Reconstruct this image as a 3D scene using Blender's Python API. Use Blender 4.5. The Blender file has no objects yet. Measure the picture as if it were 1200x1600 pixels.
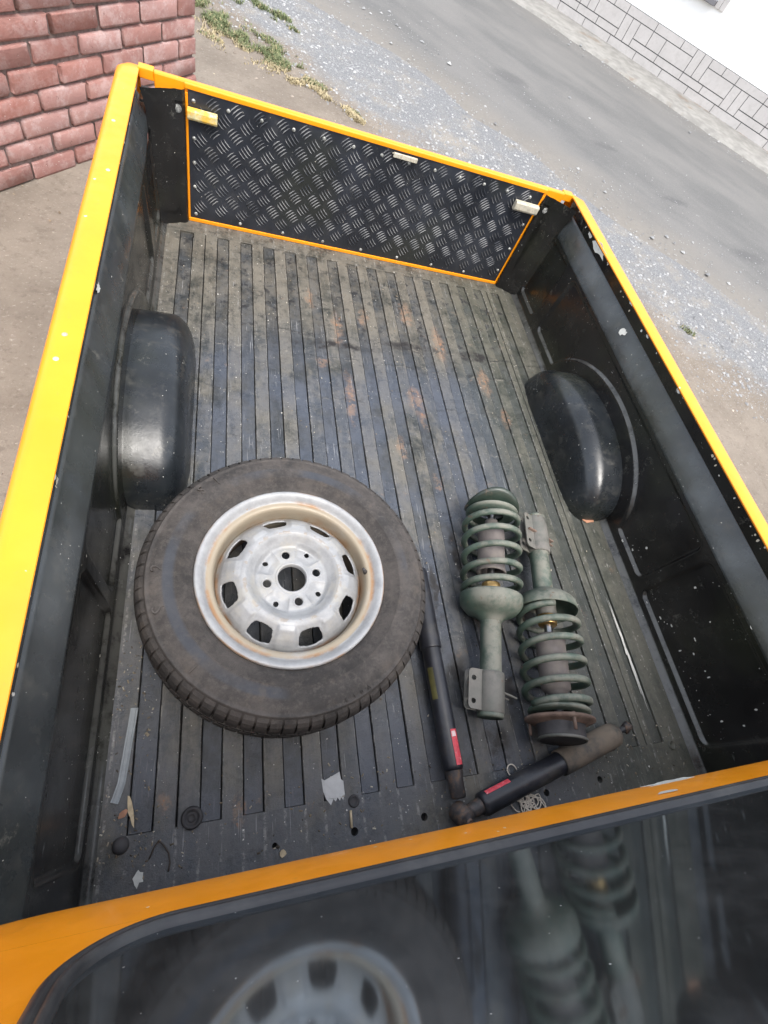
import bpy, bmesh, math, random
from mathutils import Vector, Matrix, Euler, noise
random.seed(7)
S = bpy.context.scene
# ------------------------------------------------------------------ camera
cd = bpy.data.cameras.new('camera'); cam = bpy.data.objects.new('camera', cd)
S.collection.objects.link(cam); S.camera = cam
cd.sensor_fit = 'VERTICAL'; cd.sensor_height = 36.0; cd.lens = 758.96/1600*36.0
cd.clip_start = 0.02; cd.clip_end = 400
_R = [[0.9427, 0.0257, 0.3327], [-0.1394, -0.8756, 0.4625], [0.3031, -0.4824, -0.8218]]
M = Matrix([[_R[i][0], -_R[i][1], -_R[i][2]] for i in range(3)])
M = M.to_quaternion().to_matrix().to_4x4(); M.translation = Vector((0, 0, 1.04))
cam.matrix_world = M
# ------------------------------------------------------------------ world, sun, exposure
W = bpy.data.worlds.new('World'); S.world = W; W.use_nodes = True
wn = W.node_tree.nodes; wl = W.node_tree.links
bg = wn['Background']
sky = wn.new('ShaderNodeTexSky'); sky.sky_type = 'NISHITA'; sky.sun_disc = False
sky.sun_elevation = math.radians(67); sky.sun_rotation = math.radians(168)
sky.dust_density = 3.0; sky.air_density = 1.2
hs = wn.new('ShaderNodeHueSaturation'); hs.inputs['Saturation'].default_value = 0.40
wl.new(sky.outputs[0], hs.inputs['Color']); wl.new(hs.outputs[0], bg.inputs['Color'])
bg.inputs['Strength'].default_value = 0.15
sd = bpy.data.lights.new('sun', 'SUN'); sd.energy = 1.0; sd.angle = math.radians(28); sd.color = (1, .96, .9)
sun = bpy.data.objects.new('sun', sd); S.collection.objects.link(sun)
_el, _az = math.radians(67), math.radians(168)
_d = Vector((math.sin(_az)*math.cos(_el), math.cos(_az)*math.cos(_el), math.sin(_el)))
sun.rotation_euler = (-_d).to_track_quat('-Z', 'Y').to_euler(); sun.location = (2, -5, 8)
S.view_settings.view_transform = 'Standard'; S.view_settings.look = 'None'
S.view_settings.exposure = 1.53; S.view_settings.gamma = 1
S.view_settings.use_curve_mapping = False
S.render.engine = 'CYCLES'
XC = 0.48           # centre line of the truck
GZ = -0.60          # ground level, the bed floor is z = 0

# ------------------------------------------------------------------ material helpers
class NT:
    def __init__(s, name):
        s.m = bpy.data.materials.new(name); s.m.use_nodes = True
        s.t = s.m.node_tree; s.p = s.t.nodes['Principled BSDF']
        s.out = s.t.nodes['Material Output']
    def n(s, typ, ins=None, **kw):
        nd = s.t.nodes.new('ShaderNode'+typ)
        for k, v in kw.items(): setattr(nd, k, v)
        for k, v in (ins or {}).items(): s.put(nd.inputs[k], v)
        return nd
    def put(s, sock, v):
        if isinstance(v, bpy.types.NodeSocket): s.t.links.new(v, sock)
        elif isinstance(v, bpy.types.Node): s.t.links.new(v.outputs[0], sock)
        else:
            if hasattr(sock, 'default_value') and isinstance(v, (tuple, list)) and len(v) == 3 and len(sock.default_value) == 4: v = (*v, 1)
            sock.default_value = v
    def pos(s):
        if not hasattr(s, '_p'): s._p = s.n('NewGeometry').outputs['Position']
        return s._p
    def vscale(s, vec, sc): return s.n('VectorMath', {0: vec, 1: sc}, operation='MULTIPLY').outputs[0]
    def noise(s, scale, detail=4, rough=.55, vec=None, out=0, dist=0):
        return s.n('TexNoise', {'Vector': vec or s.pos(), 'Scale': scale, 'Detail': detail, 'Roughness': rough, 'Distortion': dist}).outputs[out]
    def vor(s, scale, vec=None, out=0, feature='F1', rnd=1):
        return s.n('TexVoronoi', {'Vector': vec or s.pos(), 'Scale': scale, 'Randomness': rnd}, feature=feature).outputs[out]
    def ramp(s, f, a, b, lo=0., hi=1.):
        return s.n('MapRange', {0: f, 1: a, 2: b, 3: lo, 4: hi}, interpolation_type='SMOOTHSTEP').outputs[0]
    def math(s, op, a, b=0., c=None):
        d = {0: a, 1: b}
        if c is not None: d[2] = c
        return s.n('Math', d, operation=op).outputs[0]
    def mix(s, f, a, b):
        nd = s.n('Mix', data_type='RGBA'); s.put(nd.inputs[0], f); s.put(nd.inputs[6], a); s.put(nd.inputs[7], b); return nd.outputs[2]
    def xyz(s, vec=None): return s.n('SeparateXYZ', {0: vec or s.pos()}).outputs
    def bump(s, h, strength=.3, dist=.002, nrm=None):
        d = {'Height': h, 'Strength': strength, 'Distance': dist}
        if nrm: d['Normal'] = nrm
        return s.n('Bump', d).outputs[0]
    def chips(s, scale, thr, keep):
        """small irregular flecks: one per voronoi cell, kept at random"""
        wv = s.n('VectorMath', {0: s.pos(), 1: s.vscale(s.noise(scale*2.2, 2, out=1), (.35/scale,)*3)}, operation='ADD').outputs[0]
        v = s.n('TexVoronoi', {'Vector': wv, 'Scale': scale})
        r = s.xyz(v.outputs['Color'])
        a = s.math('LESS_THAN', v.outputs['Distance'], s.math('MULTIPLY', s.math('ADD', r[1], .25), thr))
        return s.math('MULTIPLY', a, s.math('LESS_THAN', r[0], keep))
    def set(s, **kw):
        for k, v in kw.items(): s.put(s.p.inputs[k.replace('_', ' ')], v)
        return s.m

def spots(t, pts, warp=.02):
    """worn or rusty marks at given places (x, y, rx, ry) on the truck"""
    w = t.n('VectorMath', {0: t.noise(28, 3, out=1), 1: (.5, .5, .5)}, operation='SUBTRACT').outputs[0]
    p = t.n('VectorMath', {0: t.pos(), 1: t.vscale(w, (warp*2,)*3)}, operation='ADD').outputs[0]
    acc = None
    for x, y, rx, ry in pts:
        d = t.n('VectorMath', {0: p, 1: (x, y, 0)}, operation='SUBTRACT').outputs[0]
        d = t.vscale(d, (1/rx, 1/ry, 0))
        l = t.n('VectorMath', {0: d}, operation='LENGTH').outputs['Value']
        m = t.ramp(l, 1.0, .35)
        acc = m if acc is None else t.math('MAXIMUM', acc, m)
    return acc

MAT = {}
def mat_yellow():
    t = NT('yellow_paint')
    n = t.noise(9, 5); c = t.mix(t.ramp(n, .3, .7), (.87, .290, .003), (.93, .322, .005))
    grime = t.math('MULTIPLY', t.ramp(t.noise(45, 6, .7), .60, .78), .35)
    c = t.mix(grime, c, (.42, .22, .05))
    c = t.mix(t.chips(70, .16, .035), c, (.75, .62, .40))
    c = t.mix(t.chips(38, .09, .03), c, (.16, .10, .06))
    h = t.noise(120, 3)
    return t.set(Base_Color=c, Roughness=t.ramp(t.noise(30, 5), .3, .7, .34, .5), Coat_Weight=.25, Coat_Roughness=.12, Normal=t.bump(h, .12, .001))
def black_paint(name, base=(.0065, .0062, .0062), rough=(.14, .30), speck=.12, dust=.10, green=True, dust_glint=0, scuff=.5, big=0):
    t = NT(name)
    n = t.noise(7, 5)
    c = t.mix(t.ramp(n, .35, .7), base, tuple(b*1.9+.002 for b in base))
    if green: c = t.mix(t.math('MULTIPLY', t.ramp(t.noise(4.5, 4), .5, .72), .5), c, (.017, .019, .011))
    d = t.math('MULTIPLY', t.ramp(t.noise(22, 8, .72), .50, .80), dust)
    c = t.mix(d, c, (.16, .15, .125))
    sc = t.chips(150, .15, speck)
    c = t.mix(sc, c, (.55, .54, .50))
    c = t.mix(t.chips(55, .10, speck*.55), c, (.62, .58, .50))
    if big: c = t.mix(t.chips(19, .085, big), c, (.46, .42, .34))
    # fine scratches
    sv = t.vscale(t.pos(), (300, 14, 60))
    scr = t.ramp(t.noise(1, 2, vec=sv), .71, .76)
    scr = t.math('MULTIPLY', scr, t.ramp(t.noise(6, 3), .5, .65))
    c = t.mix(t.math('MULTIPLY', scr, .35), c, (.35, .35, .34))
    if scuff:
        sc2 = t.math('MULTIPLY', t.ramp(t.noise(24, 9, .85), .585, .63), t.ramp(t.noise(5, 4), .42, .58))
        c = t.mix(t.math('MULTIPLY', sc2, scuff), c, (.15, .145, .125))
        c = t.mix(t.math('MULTIPLY', t.ramp(t.noise(3.2, 5), .5, .62), .45), c, (.028, .030, .020))
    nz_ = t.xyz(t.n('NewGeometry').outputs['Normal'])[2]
    up_glint = t.math('MULTIPLY', t.math('MULTIPLY', t.ramp(nz_, .30, .55), t.ramp(nz_, .93, .8)), t.ramp(t.noise(20, 6, .7), .30, .55))  # painted highlight plus settled dust on upward-sloping panel edges
    if dust_glint: c = t.mix(t.math('MULTIPLY', up_glint, dust_glint), c, (.20, .20, .185))
    h = t.math('ADD', t.noise(55, 4), t.math('MULTIPLY', t.noise(260, 3), .35))
    rg = t.math('ADD', t.ramp(t.noise(16, 6), .3, .75, *rough), t.math('MULTIPLY', d, .8))
    rg = t.math('ADD', rg, t.math('MULTIPLY', sc, .4))
    return t.set(Base_Color=c, Roughness=rg, Normal=t.bump(h, .22, .0018), Specular_IOR_Level=.55)
def mat_floor(name, raised):
    t = NT(name)
    x, y, z = t.xyz()
    oi = t.n('ObjectInfo').outputs['Random']
    n1 = t.noise(1, 8, .72, vec=t.vscale(t.pos(), (40, 6, 40)))
    n2 = t.noise(13, 9, .74, dist=.4)
    n3 = t.noise(70, 6, .75)
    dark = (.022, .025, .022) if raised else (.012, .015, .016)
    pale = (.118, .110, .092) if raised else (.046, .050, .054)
    m = t.math('MULTIPLY_ADD', n2, .55, t.math('MULTIPLY', n1, .45))
    m = t.math('ADD', m, t.math('MULTIPLY', t.math('SUBTRACT', oi, .5), .09))
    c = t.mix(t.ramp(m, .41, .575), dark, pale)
    c = t.mix(t.math('MULTIPLY', t.ramp(n3, .48, .66), .45), c, tuple(v*1.15+.01 for v in pale))
    c = t.mix(t.math('MULTIPLY', t.ramp(n3, .46, .34), .55), c, dark)
    # brown dust gathers by the cab and by the tailgate
    dust = t.math('MAXIMUM', t.ramp(y, .10, -.11), t.ramp(y, 1.05, 1.42))
    dn = t.ramp(t.noise(8, 9, .74), .36, .60)
    dd = t.math('MULTIPLY', t.math('MULTIPLY_ADD', dust, .62 if raised else .42, .10), dn)
    c = t.mix(dd, c, (.150, .132, .104))
    # blue sky reflection painted over the rubbed gloss in the middle
    sky_film = t.math('MULTIPLY', t.ramp(t.noise(4.5, 6, .65), .34, .58), t.ramp(y, 1.30, 1.0))
    sky_film = t.math('MULTIPLY', sky_film, t.math('SUBTRACT', 1., t.math('MULTIPLY', t.ramp(x, .75, .95), .8)))
    c = t.mix(t.math('MULTIPLY', sky_film, .52 if raised else .62), c, (.066, .078, .104))
    c = t.mix(t.math('MULTIPLY', t.ramp(x, .66, .92), .42), c, (.052, .058, .040))
    # tar and old paint left in blotches, mostly towards the tailgate
    pitch = t.ramp(t.noise(26, 9, .8), .53, .60)
    pm = t.math('MULTIPLY_ADD', t.ramp(y, 1.02, 1.30), .62 if not raised else .30, .28)
    c = t.mix(t.math('MULTIPLY', pitch, pm), c, (.013, .013, .014))
    blot = spots(t, [(.605, .47, .022, .09), (.50, .30, .02, .10), (.54, .16, .03, .07), (.60, .02, .05, .05), (.66, .12, .03, .07), (.35, 1.18, .2, .02), (.62, 1.22, .15, .025), (.85, 1.22, .08, .03), (.52, .38, .016, .13)], .03)  # brown dirt with painted shadow beside the struts, dark patches further back
    c = t.mix(t.math('MULTIPLY', blot, t.ramp(n2, .40, .55)), c, (.015, .013, .012))
    # cracks and lap joints running across the strips
    ww = t.math('MULTIPLY', t.math('SUBTRACT', t.noise(9, 7, .75), .5), .09)
    for cy, amt in ((1.215, .8), (1.125, .65), (.955, .5), (.80, .35)):
        ln = t.ramp(t.math('ABSOLUTE', t.math('SUBTRACT', t.math('ADD', y, ww), cy)), .0030, .0008)
        ln = t.math('MULTIPLY', ln, t.ramp(t.noise(6, 5, vec=t.vscale(t.pos(), (1, .3, 1))), .46, .54))
        c = t.mix(t.math('MULTIPLY', ln, amt), c, (.012, .012, .011))
        l2 = t.ramp(t.math('ABSOLUTE', t.math('SUBTRACT', t.math('ADD', y, ww), cy-.004)), .0022, .0006)
        c = t.mix(t.math('MULTIPLY', t.math('MULTIPLY', l2, t.ramp(t.noise(19, 5), .5, .6)), amt*.6), c, (.26, .24, .2))
    # pale rubbed edges on raised strips, darker edges on sunk ones
    fx = t.math('FRACT', t.math('DIVIDE', t.math('SUBTRACT', x, .065), .0365))
    ed = t.math('ABSOLUTE', t.math('SUBTRACT', fx, .5))
    ed = t.math('MULTIPLY', t.ramp(ed, .40, .47), t.ramp(t.noise(55, 6, .8), .50, .60))
    c = t.mix(t.math('MULTIPLY', ed, .55), c, (.30, .29, .27) if raised else (.02, .02, .02))
    # rust where the paint wore through
    rs = spots(t, [(.36, 1.26, .022, .10), (.375, .97, .018, .13), (.585, .99, .035, .07), (.60, .91, .018, .05), (.72, 1.25, .03, .12), (.60, .69, .02, .03),
                   (.86, 1.10, .03, .08), (.505, .80, .02, .05), (.46, 1.33, .02, .06), (.30, 1.10, .03, .02), (.90, .95, .02, .05), (.06, -.03, .012, .03), (-.065, .0, .012, .02), (.28, 1.38, .02, .06), (.62, 1.38, .03, .08)])
    r1 = t.math('MULTIPLY', rs, t.ramp(t.noise(34, 9, .85), .455, .52))
    r2 = t.math('MULTIPLY', t.ramp(t.noise(15, 9, .8), .61, .66), .55)
    c = t.mix(t.math('MULTIPLY', t.math('MAXIMUM', r1, r2), .55), c, (.24, .155, .10))
    c = t.mix(t.math('MULTIPLY', r1, t.ramp(t.noise(70, 8, .85), .56, .61)), c, (.33, .125, .042))
    c = t.mix(t.chips(190, .17, .10), c, (.50, .48, .44))
    c = t.mix(t.chips(75, .12, .06), c, (.60, .57, .52))
    for sc_, th in (((360, 11, 50), .64), ((60, 240, 50), .69)):
        scr = t.math('MULTIPLY', t.ramp(t.noise(1, 3, vec=t.vscale(t.pos(), sc_)), th, th+.05), .5)
        scr = t.math('MULTIPLY', scr, t.ramp(t.noise(7, 4), .46, .58))
        c = t.mix(scr, c, (.34, .34, .34))
    h = t.math('ADD', t.noise(38, 9, .75), t.math('MULTIPLY', t.noise(260, 6, .75), .5))
    rg = t.math('SUBTRACT', t.ramp(n2, .35, .65, .33, .58), t.math('MULTIPLY', sky_film, .16))
    rg = t.math('ADD', rg, t.math('MULTIPLY', dd, .35))
    return t.set(Base_Color=c, Roughness=rg, Normal=t.bump(h, .75, .0026))
def simple(name, col, rough=.5, metal=0., var=.3, scale=30, bump=.15, bd=.001, dirt=None, dirt_amt=.5, coat=0., dscale=18, thr=(.45, .68)):
    t = NT(name)
    n = t.noise(scale, 5)
    c = t.mix(t.ramp(n, .3, .7), tuple(v*(1-var) for v in col), tuple(min(1, v*(1+var)) for v in col))
    rg = rough
    if dirt:
        d = t.math('MULTIPLY', t.ramp(t.noise(dscale, 8, .7), *thr), dirt_amt)
        c = t.mix(d, c, dirt); rg = t.math('MULTIPLY_ADD', d, .35, rough)
    return t.set(Base_Color=c, Roughness=rg, Metallic=metal, Normal=t.bump(t.noise(scale*5, 5, .7), bump, bd), Coat_Weight=coat)

MAT['yellow'] = mat_yellow()
MAT['black'] = black_paint('black_bed_paint', dust_glint=.32, speck=.07)
MAT['ledge'] = black_paint('worn_black_ledge_sky_sheen', base=(.030, .034, .036), rough=(.20, .40), speck=.06, dust=.30, scuff=.7)  # black paint lightened, sky reflection put into the base colour
MAT['arch'] = black_paint('rubbed_black_arch_paint', base=(.009, .011, .013), rough=(.22, .38), speck=.07, big=.10, dust=.34)
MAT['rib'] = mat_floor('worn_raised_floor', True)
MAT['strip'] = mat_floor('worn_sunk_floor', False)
MAT['gap'] = simple('grime_black', (.010, .010, .010), .9)
MAT['plate'] = black_paint('black_tread_plate_paint', base=(.014, .016, .021), rough=(.28, .42), speck=.05, dust=.16, green=False)
def mat_bars():
    t = NT('rubbed_tread_bar')
    n = t.noise(14, 6, .7)
    c = t.mix(t.ramp(n, .36, .62), (.040, .044, .052), (.22, .22, .22))
    return t.set(Base_Color=c, Roughness=.36, Normal=t.bump(t.noise(300, 3), .2, .0006))
MAT['bars'] = mat_bars()
MAT['latch'] = simple('worn_yellow_latch', (.62, .55, .30), .45, var=.25, scale=60, dirt=(.75, .42, .03), dirt_amt=.9, dscale=25, thr=(.40, .55), bump=.3)
MAT['latch2'] = simple('worn_pale_latch', (.52, .48, .38), .45, var=.35, scale=60, dirt=(.20, .16, .12), dirt_amt=.8, dscale=60, bump=.3)
MAT['rivet'] = simple('chipped_rivet', (.30, .30, .28), .4, .3, var=.6, scale=120)
MAT['flake'] = simple('chipped_white_primer', (.52, .52, .48), .7, var=.10, scale=80)
MAT['rubber_seal'] = simple('dusty_black_seal', (.026, .026, .029), .42, var=.15, dirt=(.11, .107, .10), dirt_amt=.35, dscale=9)
MAT['seat'] = simple('grey_seat_cloth', (.12, .13, .16), .85, var=.15, scale=200, bump=.4)
MAT['dark'] = simple('dark_cab_trim', (.02, .02, .022), .7)
def mat_glass():
    t = NT('dusty_window_glass')
    fr = t.n('Fresnel', {'IOR': 1.42})
    gl = t.n('BsdfGlossy', {'Color': (.23, .27, .31, 1), 'Roughness': .065})
    tr = t.n('BsdfTransparent', {'Color': (.60, .63, .63, 1)})
    m1 = t.n('MixShader', {0: fr, 1: tr, 2: gl})
    df = t.n('BsdfDiffuse', {'Color': (.42, .42, .42, 1)})
    dn = t.math('MULTIPLY_ADD', t.ramp(t.noise(8, 8, .7), .4, .75), .07, .035)
    dn = t.math('MAXIMUM', dn, t.math('MULTIPLY', t.chips(220, .12, .05), .8))
    sv = t.vscale(t.pos(), (160, 160, 9))
    dn = t.math('MAXIMUM', dn, t.math('MULTIPLY', t.ramp(t.noise(1, 2, vec=sv), .72, .78), .12))
    m2 = t.n('MixShader', {0: dn, 1: m1, 2: df})
    t.t.links.new(m2.outputs[0], t.out.inputs['Surface']); return t.m
MAT['glass'] = mat_glass()
def mat_clear():
    t = NT('clear_glass_back')
    tr = t.n('BsdfTransparent', {'Color': (.95, .96, .96, 1)})
    t.t.links.new(tr.outputs[0], t.out.inputs['Surface']); return t.m
MAT['clear'] = mat_clear()
def mat_tyre():
    t = NT('dusty_tyre_rubber')
    p = t.n('VectorMath', {0: t.pos(), 1: (.152, .356, 0)}, operation='SUBTRACT').outputs[0]
    x, y, z = t.xyz(p)
    r = t.math('SQRT', t.math('ADD', t.math('MULTIPLY', x, x), t.math('MULTIPLY', y, y)))
    c = t.mix(t.ramp(t.noise(11, 9, .78), .36, .64), (.026, .024, .023), (.066, .058, .053))
    c = t.mix(t.math('MULTIPLY', t.ramp(t.noise(80, 6, .8), .5, .62), .4), c, (.090, .079, .071))
    band = t.math('MULTIPLY', t.ramp(r, .212, .218), t.ramp(r, .236, .230))
    band = t.math('MULTIPLY', band, t.ramp(t.noise(5, 4), .42, .60))
    c = t.mix(t.math('MULTIPLY', band, .7), c, (.040, .047, .060))
    c = t.mix(t.math('MULTIPLY', t.ramp(t.noise(16, 6, .7), .55, .72), .5), c, (.095, .077, .062))
    rings = t.math('MULTIPLY', t.math('SINE', t.math('MULTIPLY', r, 3100.)), t.math('MULTIPLY', t.ramp(r, .186, .190), t.ramp(r, .215, .211)))
    h = t.math('ADD', t.noise(150, 5, .7), t.math('MULTIPLY', t.noise(30, 3), .5))
    h = t.math('ADD', h, t.math('MULTIPLY', rings, .35))
    return t.set(Base_Color=c, Roughness=.72, Normal=t.bump(h, .6, .0016), Specular_IOR_Level=.35)
MAT['tyre'] = mat_tyre()
def mat_rim():
    t = NT('aged_silver_wheel')
    p = t.n('VectorMath', {0: t.pos(), 1: (.152, .356, 0)}, operation='SUBTRACT').outputs[0]
    x, y, z = t.xyz(p)
    r = t.math('SQRT', t.math('ADD', t.math('MULTIPLY', x, x), t.math('MULTIPLY', y, y)))
    c = t.mix(t.ramp(t.noise(25, 6, .7), .3, .7), (.25, .255, .26), (.345, .35, .355))
    # cream brake dust and rust in the drop of the rim
    well = t.math('MULTIPLY', t.ramp(r, .140, .146), t.ramp(r, .1635, .1595))
    c = t.mix(t.math('MULTIPLY', well, t.ramp(t.noise(9, 6, .7), .15, .5)), c, (.29, .245, .18))
    edge = t.ramp(t.math('ABSOLUTE', t.math('SUBTRACT', r, .161)), .006, .001)
    edge2 = t.ramp(t.math('ABSOLUTE', t.math('SUBTRACT', r, .1425)), .006, .001)
    edge3 = t.ramp(r, .178, .1815)
    rt = t.math('MULTIPLY', t.math('MAXIMUM', edge, t.math('MAXIMUM', edge2, edge3)), t.ramp(t.noise(11, 6, .7), .42, .66))
    c = t.mix(rt, c, (.27, .15, .07))
    cr = t.math('MULTIPLY', t.ramp(t.math('ABSOLUTE', t.math('SUBTRACT', r, .093)), .006, .001), t.ramp(t.noise(70, 6), .50, .58))
    c = t.mix(t.math('MULTIPLY', cr, .6), c, (.25, .2, .15))
    cream = t.math('MULTIPLY', t.ramp(t.noise(14, 6, .7), .48, .62), t.math('MULTIPLY', t.ramp(r, .135, .12), .45))
    c = t.mix(cream, c, (.37, .345, .29))
    c = t.mix(t.chips(120, .16, .05), c, (.30, .22, .16))
    return t.set(Base_Color=c, Roughness=t.ramp(t.noise(40, 5), .3, .7, .42, .60), Metallic=.12, Normal=t.bump(t.noise(180, 4), .12, .0006))
MAT['rim'] = mat_rim()
def mat_green(name='green_strut_paint', base=(.050, .078, .060), dust=(.20, .195, .162), amt=.85, rough=.48):
    t = NT(name)
    c = t.mix(t.ramp(t.noise(14, 5), .3, .7), tuple(v*.7 for v in base), tuple(v*1.35 for v in base))
    g = t.n('NewGeometry'); up = t.xyz(g.outputs['Normal'])[2]
    d = t.math('MULTIPLY', t.math('MULTIPLY', t.ramp(up, .0, .8), t.ramp(t.noise(24, 6, .7), .30, .62)), amt)
    c = t.mix(d, c, dust)
    c = t.mix(t.ramp(t.noise(34, 8, .8), .58, .66), c, (.12, .085, .060))
    return t.set(Base_Color=c, Roughness=t.math('MULTIPLY_ADD', d, .3, rough), Normal=t.bump(t.noise(150, 5, .7), .3, .0012))
MAT['green'] = mat_green()
MAT['bracket'] = mat_green('dusty_strut_bracket', (.085, .088, .075), (.165, .155, .14))
MAT['mount'] = mat_green('dark_green_mount', (.018, .030, .023), (.06, .066, .052), .3, .32)
MAT['boot'] = simple('dusty_grey_boot', (.135, .118, .112), .75, var=.2, scale=25, bump=.3, dirt=(.20, .18, .155), dirt_amt=.6)
MAT['rusty'] = simple('rusty_strut_plate', (.13, .085, .065), .8, var=.35, scale=40, bump=.5, dirt=(.20, .15, .12), dirt_amt=.7)
MAT['rubber'] = simple('dusty_rubber', (.040, .038, .040), .7, var=.3, dirt=(.11, .10, .09), dirt_amt=.4)
MAT['brass'] = simple('brass_coloured_sleeve', (.62, .40, .16), .28, .9, var=.15)
MAT['steel'] = simple('bright_rod', (.36, .36, .37), .3, 1., var=.1)
MAT['damper'] = simple('black_damper_tube', (.018, .019, .024), .36, var=.3, dirt=(.12, .105, .085), dirt_amt=.45, dscale=10)
MAT['damper_dusty'] = simple('dusty_damper_cover', (.060, .056, .050), .6, var=.3, scale=20, dirt=(.19, .15, .11), dirt_amt=.8, dscale=14, thr=(.35, .6))
MAT['eye'] = simple('rusty_dark_eye', (.06, .055, .055), .5, .3, var=.4, dirt=(.20, .115, .065), dirt_amt=.75, dscale=60)
MAT['red'] = simple('faded_red_label', (.62, .065, .085), .5, var=.15, scale=120, dirt=(.75, .55, .52), dirt_amt=.7, dscale=150, thr=(.58, .66))
MAT['pale'] = simple('worn_pale_print', (.75, .55, .53), .6, var=.15, scale=200)
MAT['yellow_smear'] = simple('yellow_overspray', (.085, .078, .026), .5, var=.3)
MAT['string'] = simple('pale_string', (.62, .55, .46), .9, var=.2, scale=300)
MAT['grey_plastic'] = simple('grey_plastic_strip', (.24, .265, .28), .45, var=.1, scale=80)
MAT['paper'] = simple('torn_white_paper', (.48, .48, .47), .85, var=.06, scale=90)
MAT['twig'] = simple('dark_twig', (.06, .045, .035), .8)
MAT['wood'] = simple('pale_wood_chip', (.50, .40, .26), .8, var=.2, scale=90)
MAT['leaf'] = simple('dry_leaf', (.40, .20, .12), .7, var=.25, scale=60)

# ------------------------------------------------------------------ mesh helpers (everything is built in world coordinates)
WLOC = {}
def new_empty(name, loc):
    o = bpy.data.objects.new(name, None); o.empty_display_size = .05; o.location = loc
    S.collection.objects.link(o); WLOC[o.name] = Vector(loc); return o
def put(name, me, c, parent):
    o = bpy.data.objects.new(name, me); S.collection.objects.link(o)
    WLOC[o.name] = Vector(c)
    if parent is not None: o.parent = parent; o.location = Vector(c) - WLOC[parent.name]
    else: o.location = c
    return o
def mk(name, geo, mat, parent=None, smooth=False, T=None, bevel=0, mats=None, fm=None, solid=0, sub=0, auto=None, origin=None):
    V, F = geo
    V = [Vector(v) for v in V]
    if T is not None: V = [T @ v for v in V]
    if origin is None:
        mn = [min(v[i] for v in V) for i in range(3)]; mx = [max(v[i] for v in V) for i in range(3)]
        c = Vector(((mn[0]+mx[0])/2, (mn[1]+mx[1])/2, mn[2]))
    else: c = Vector(origin)
    me = bpy.data.meshes.new(name); me.from_pydata([v-c for v in V], [], F); me.update()
    for m in (mats or [mat]): me.materials.append(MAT[m] if isinstance(m, str) else m)
    if fm: me.polygons.foreach_set('material_index', fm)
    if smooth: me.polygons.foreach_set('use_smooth', [True]*len(me.polygons))
    if auto and smooth:
        try: me.set_sharp_from_angle(angle=math.radians(auto))
        except Exception: pass
    o = put(name, me, c, parent)
    if solid: md = o.modifiers.new('solid', 'SOLIDIFY'); md.thickness = solid; md.offset = -1
    if bevel: md = o.modifiers.new('bevel', 'BEVEL'); md.width = bevel; md.segments = 2; md.limit_method = 'ANGLE'
    if sub: md = o.modifiers.new('sub', 'SUBSURF'); md.levels = sub; md.render_levels = sub
    return o
def tag(o, label=None, cat=None, group=None, kind=None):
    if label: o['label'] = label
    if cat: o['category'] = cat
    if group: o['group'] = group
    if kind: o['kind'] = kind
    return o
def join(*gs):
    V, F = [], []
    for v, f in gs:
        n = len(V); V += list(v); F += [tuple(i+n for i in q) for q in f]
    return V, F
def box(x0, x1, y0, y1, z0, z1):
    V = [(x, y, z) for z in (z0, z1) for y in (y0, y1) for x in (x0, x1)]
    return V, [(0, 2, 3, 1), (4, 5, 7, 6), (0, 1, 5, 4), (1, 3, 7, 5), (3, 2, 6, 7), (2, 0, 4, 6)]
def xf(geo, T): return [T @ Vector(v) for v in geo[0]], geo[1]
def lathe(prof, n=48, closed=False, caps=False):
    """prof = [(r, z)], axis Z"""
    V, F = [], []
    for r, z in prof:
        for i in range(n):
            a = 2*math.pi*i/n; V.append((r*math.cos(a), r*math.sin(a), z))
    m = len(prof)
    for j in range(m if closed else m-1):
        k = (j+1) % m
        for i in range(n):
            i2 = (i+1) % n; F.append((j*n+i, j*n+i2, k*n+i2, k*n+i))
    if caps:
        F.append(tuple(reversed(range(n)))); F.append(tuple((m-1)*n+i for i in range(n)))
    return V, F
def tube(P, r, n=8, closed=False, rr=None):
    P = [Vector(p) for p in P]; V, F = [], []; m = len(P)
    up = Vector((0, 0, 1)); prev = None
    for j, p in enumerate(P):
        a = P[(j+1) % m] if (closed or j < m-1) else p; b = P[j-1] if (closed or j > 0) else p
        t = (a-b).normalized()
        if prev is None:
            prev = t.orthogonal().normalized() if abs(t.dot(up)) > .95 else (up - t*t.dot(up)).normalized()
        u = (prev - t*t.dot(prev)).normalized(); prev = u; w = t.cross(u)
        rad = rr[j] if rr else r
        for i in range(n):
            q = 2*math.pi*i/n; V.append(p + (u*math.cos(q)+w*math.sin(q))*rad)
    for j in range(m if closed else m-1):
        k = (j+1) % m
        for i in range(n):
            F.append((j*n+i, j*n+(i+1) % n, k*n+(i+1) % n, k*n+i))
    if not closed: F.append(tuple(reversed(range(n)))); F.append(tuple((m-1)*n+i for i in range(n)))
    return V, F
def sweep_profile(prof, y0, y1, ny=2, wob=0, f=None):
    """prof [(x,z)] extruded along y"""
    V, F = [], []; m = len(prof)
    for j in range(ny):
        y = y0+(y1-y0)*j/(ny-1)
        for x, z in prof: V.append((x, y, z))
    for j in range(ny-1):
        for i in range(m-1): F.append((j*m+i, j*m+i+1, (j+1)*m+i+1, (j+1)*m+i))
    return V, F
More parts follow.
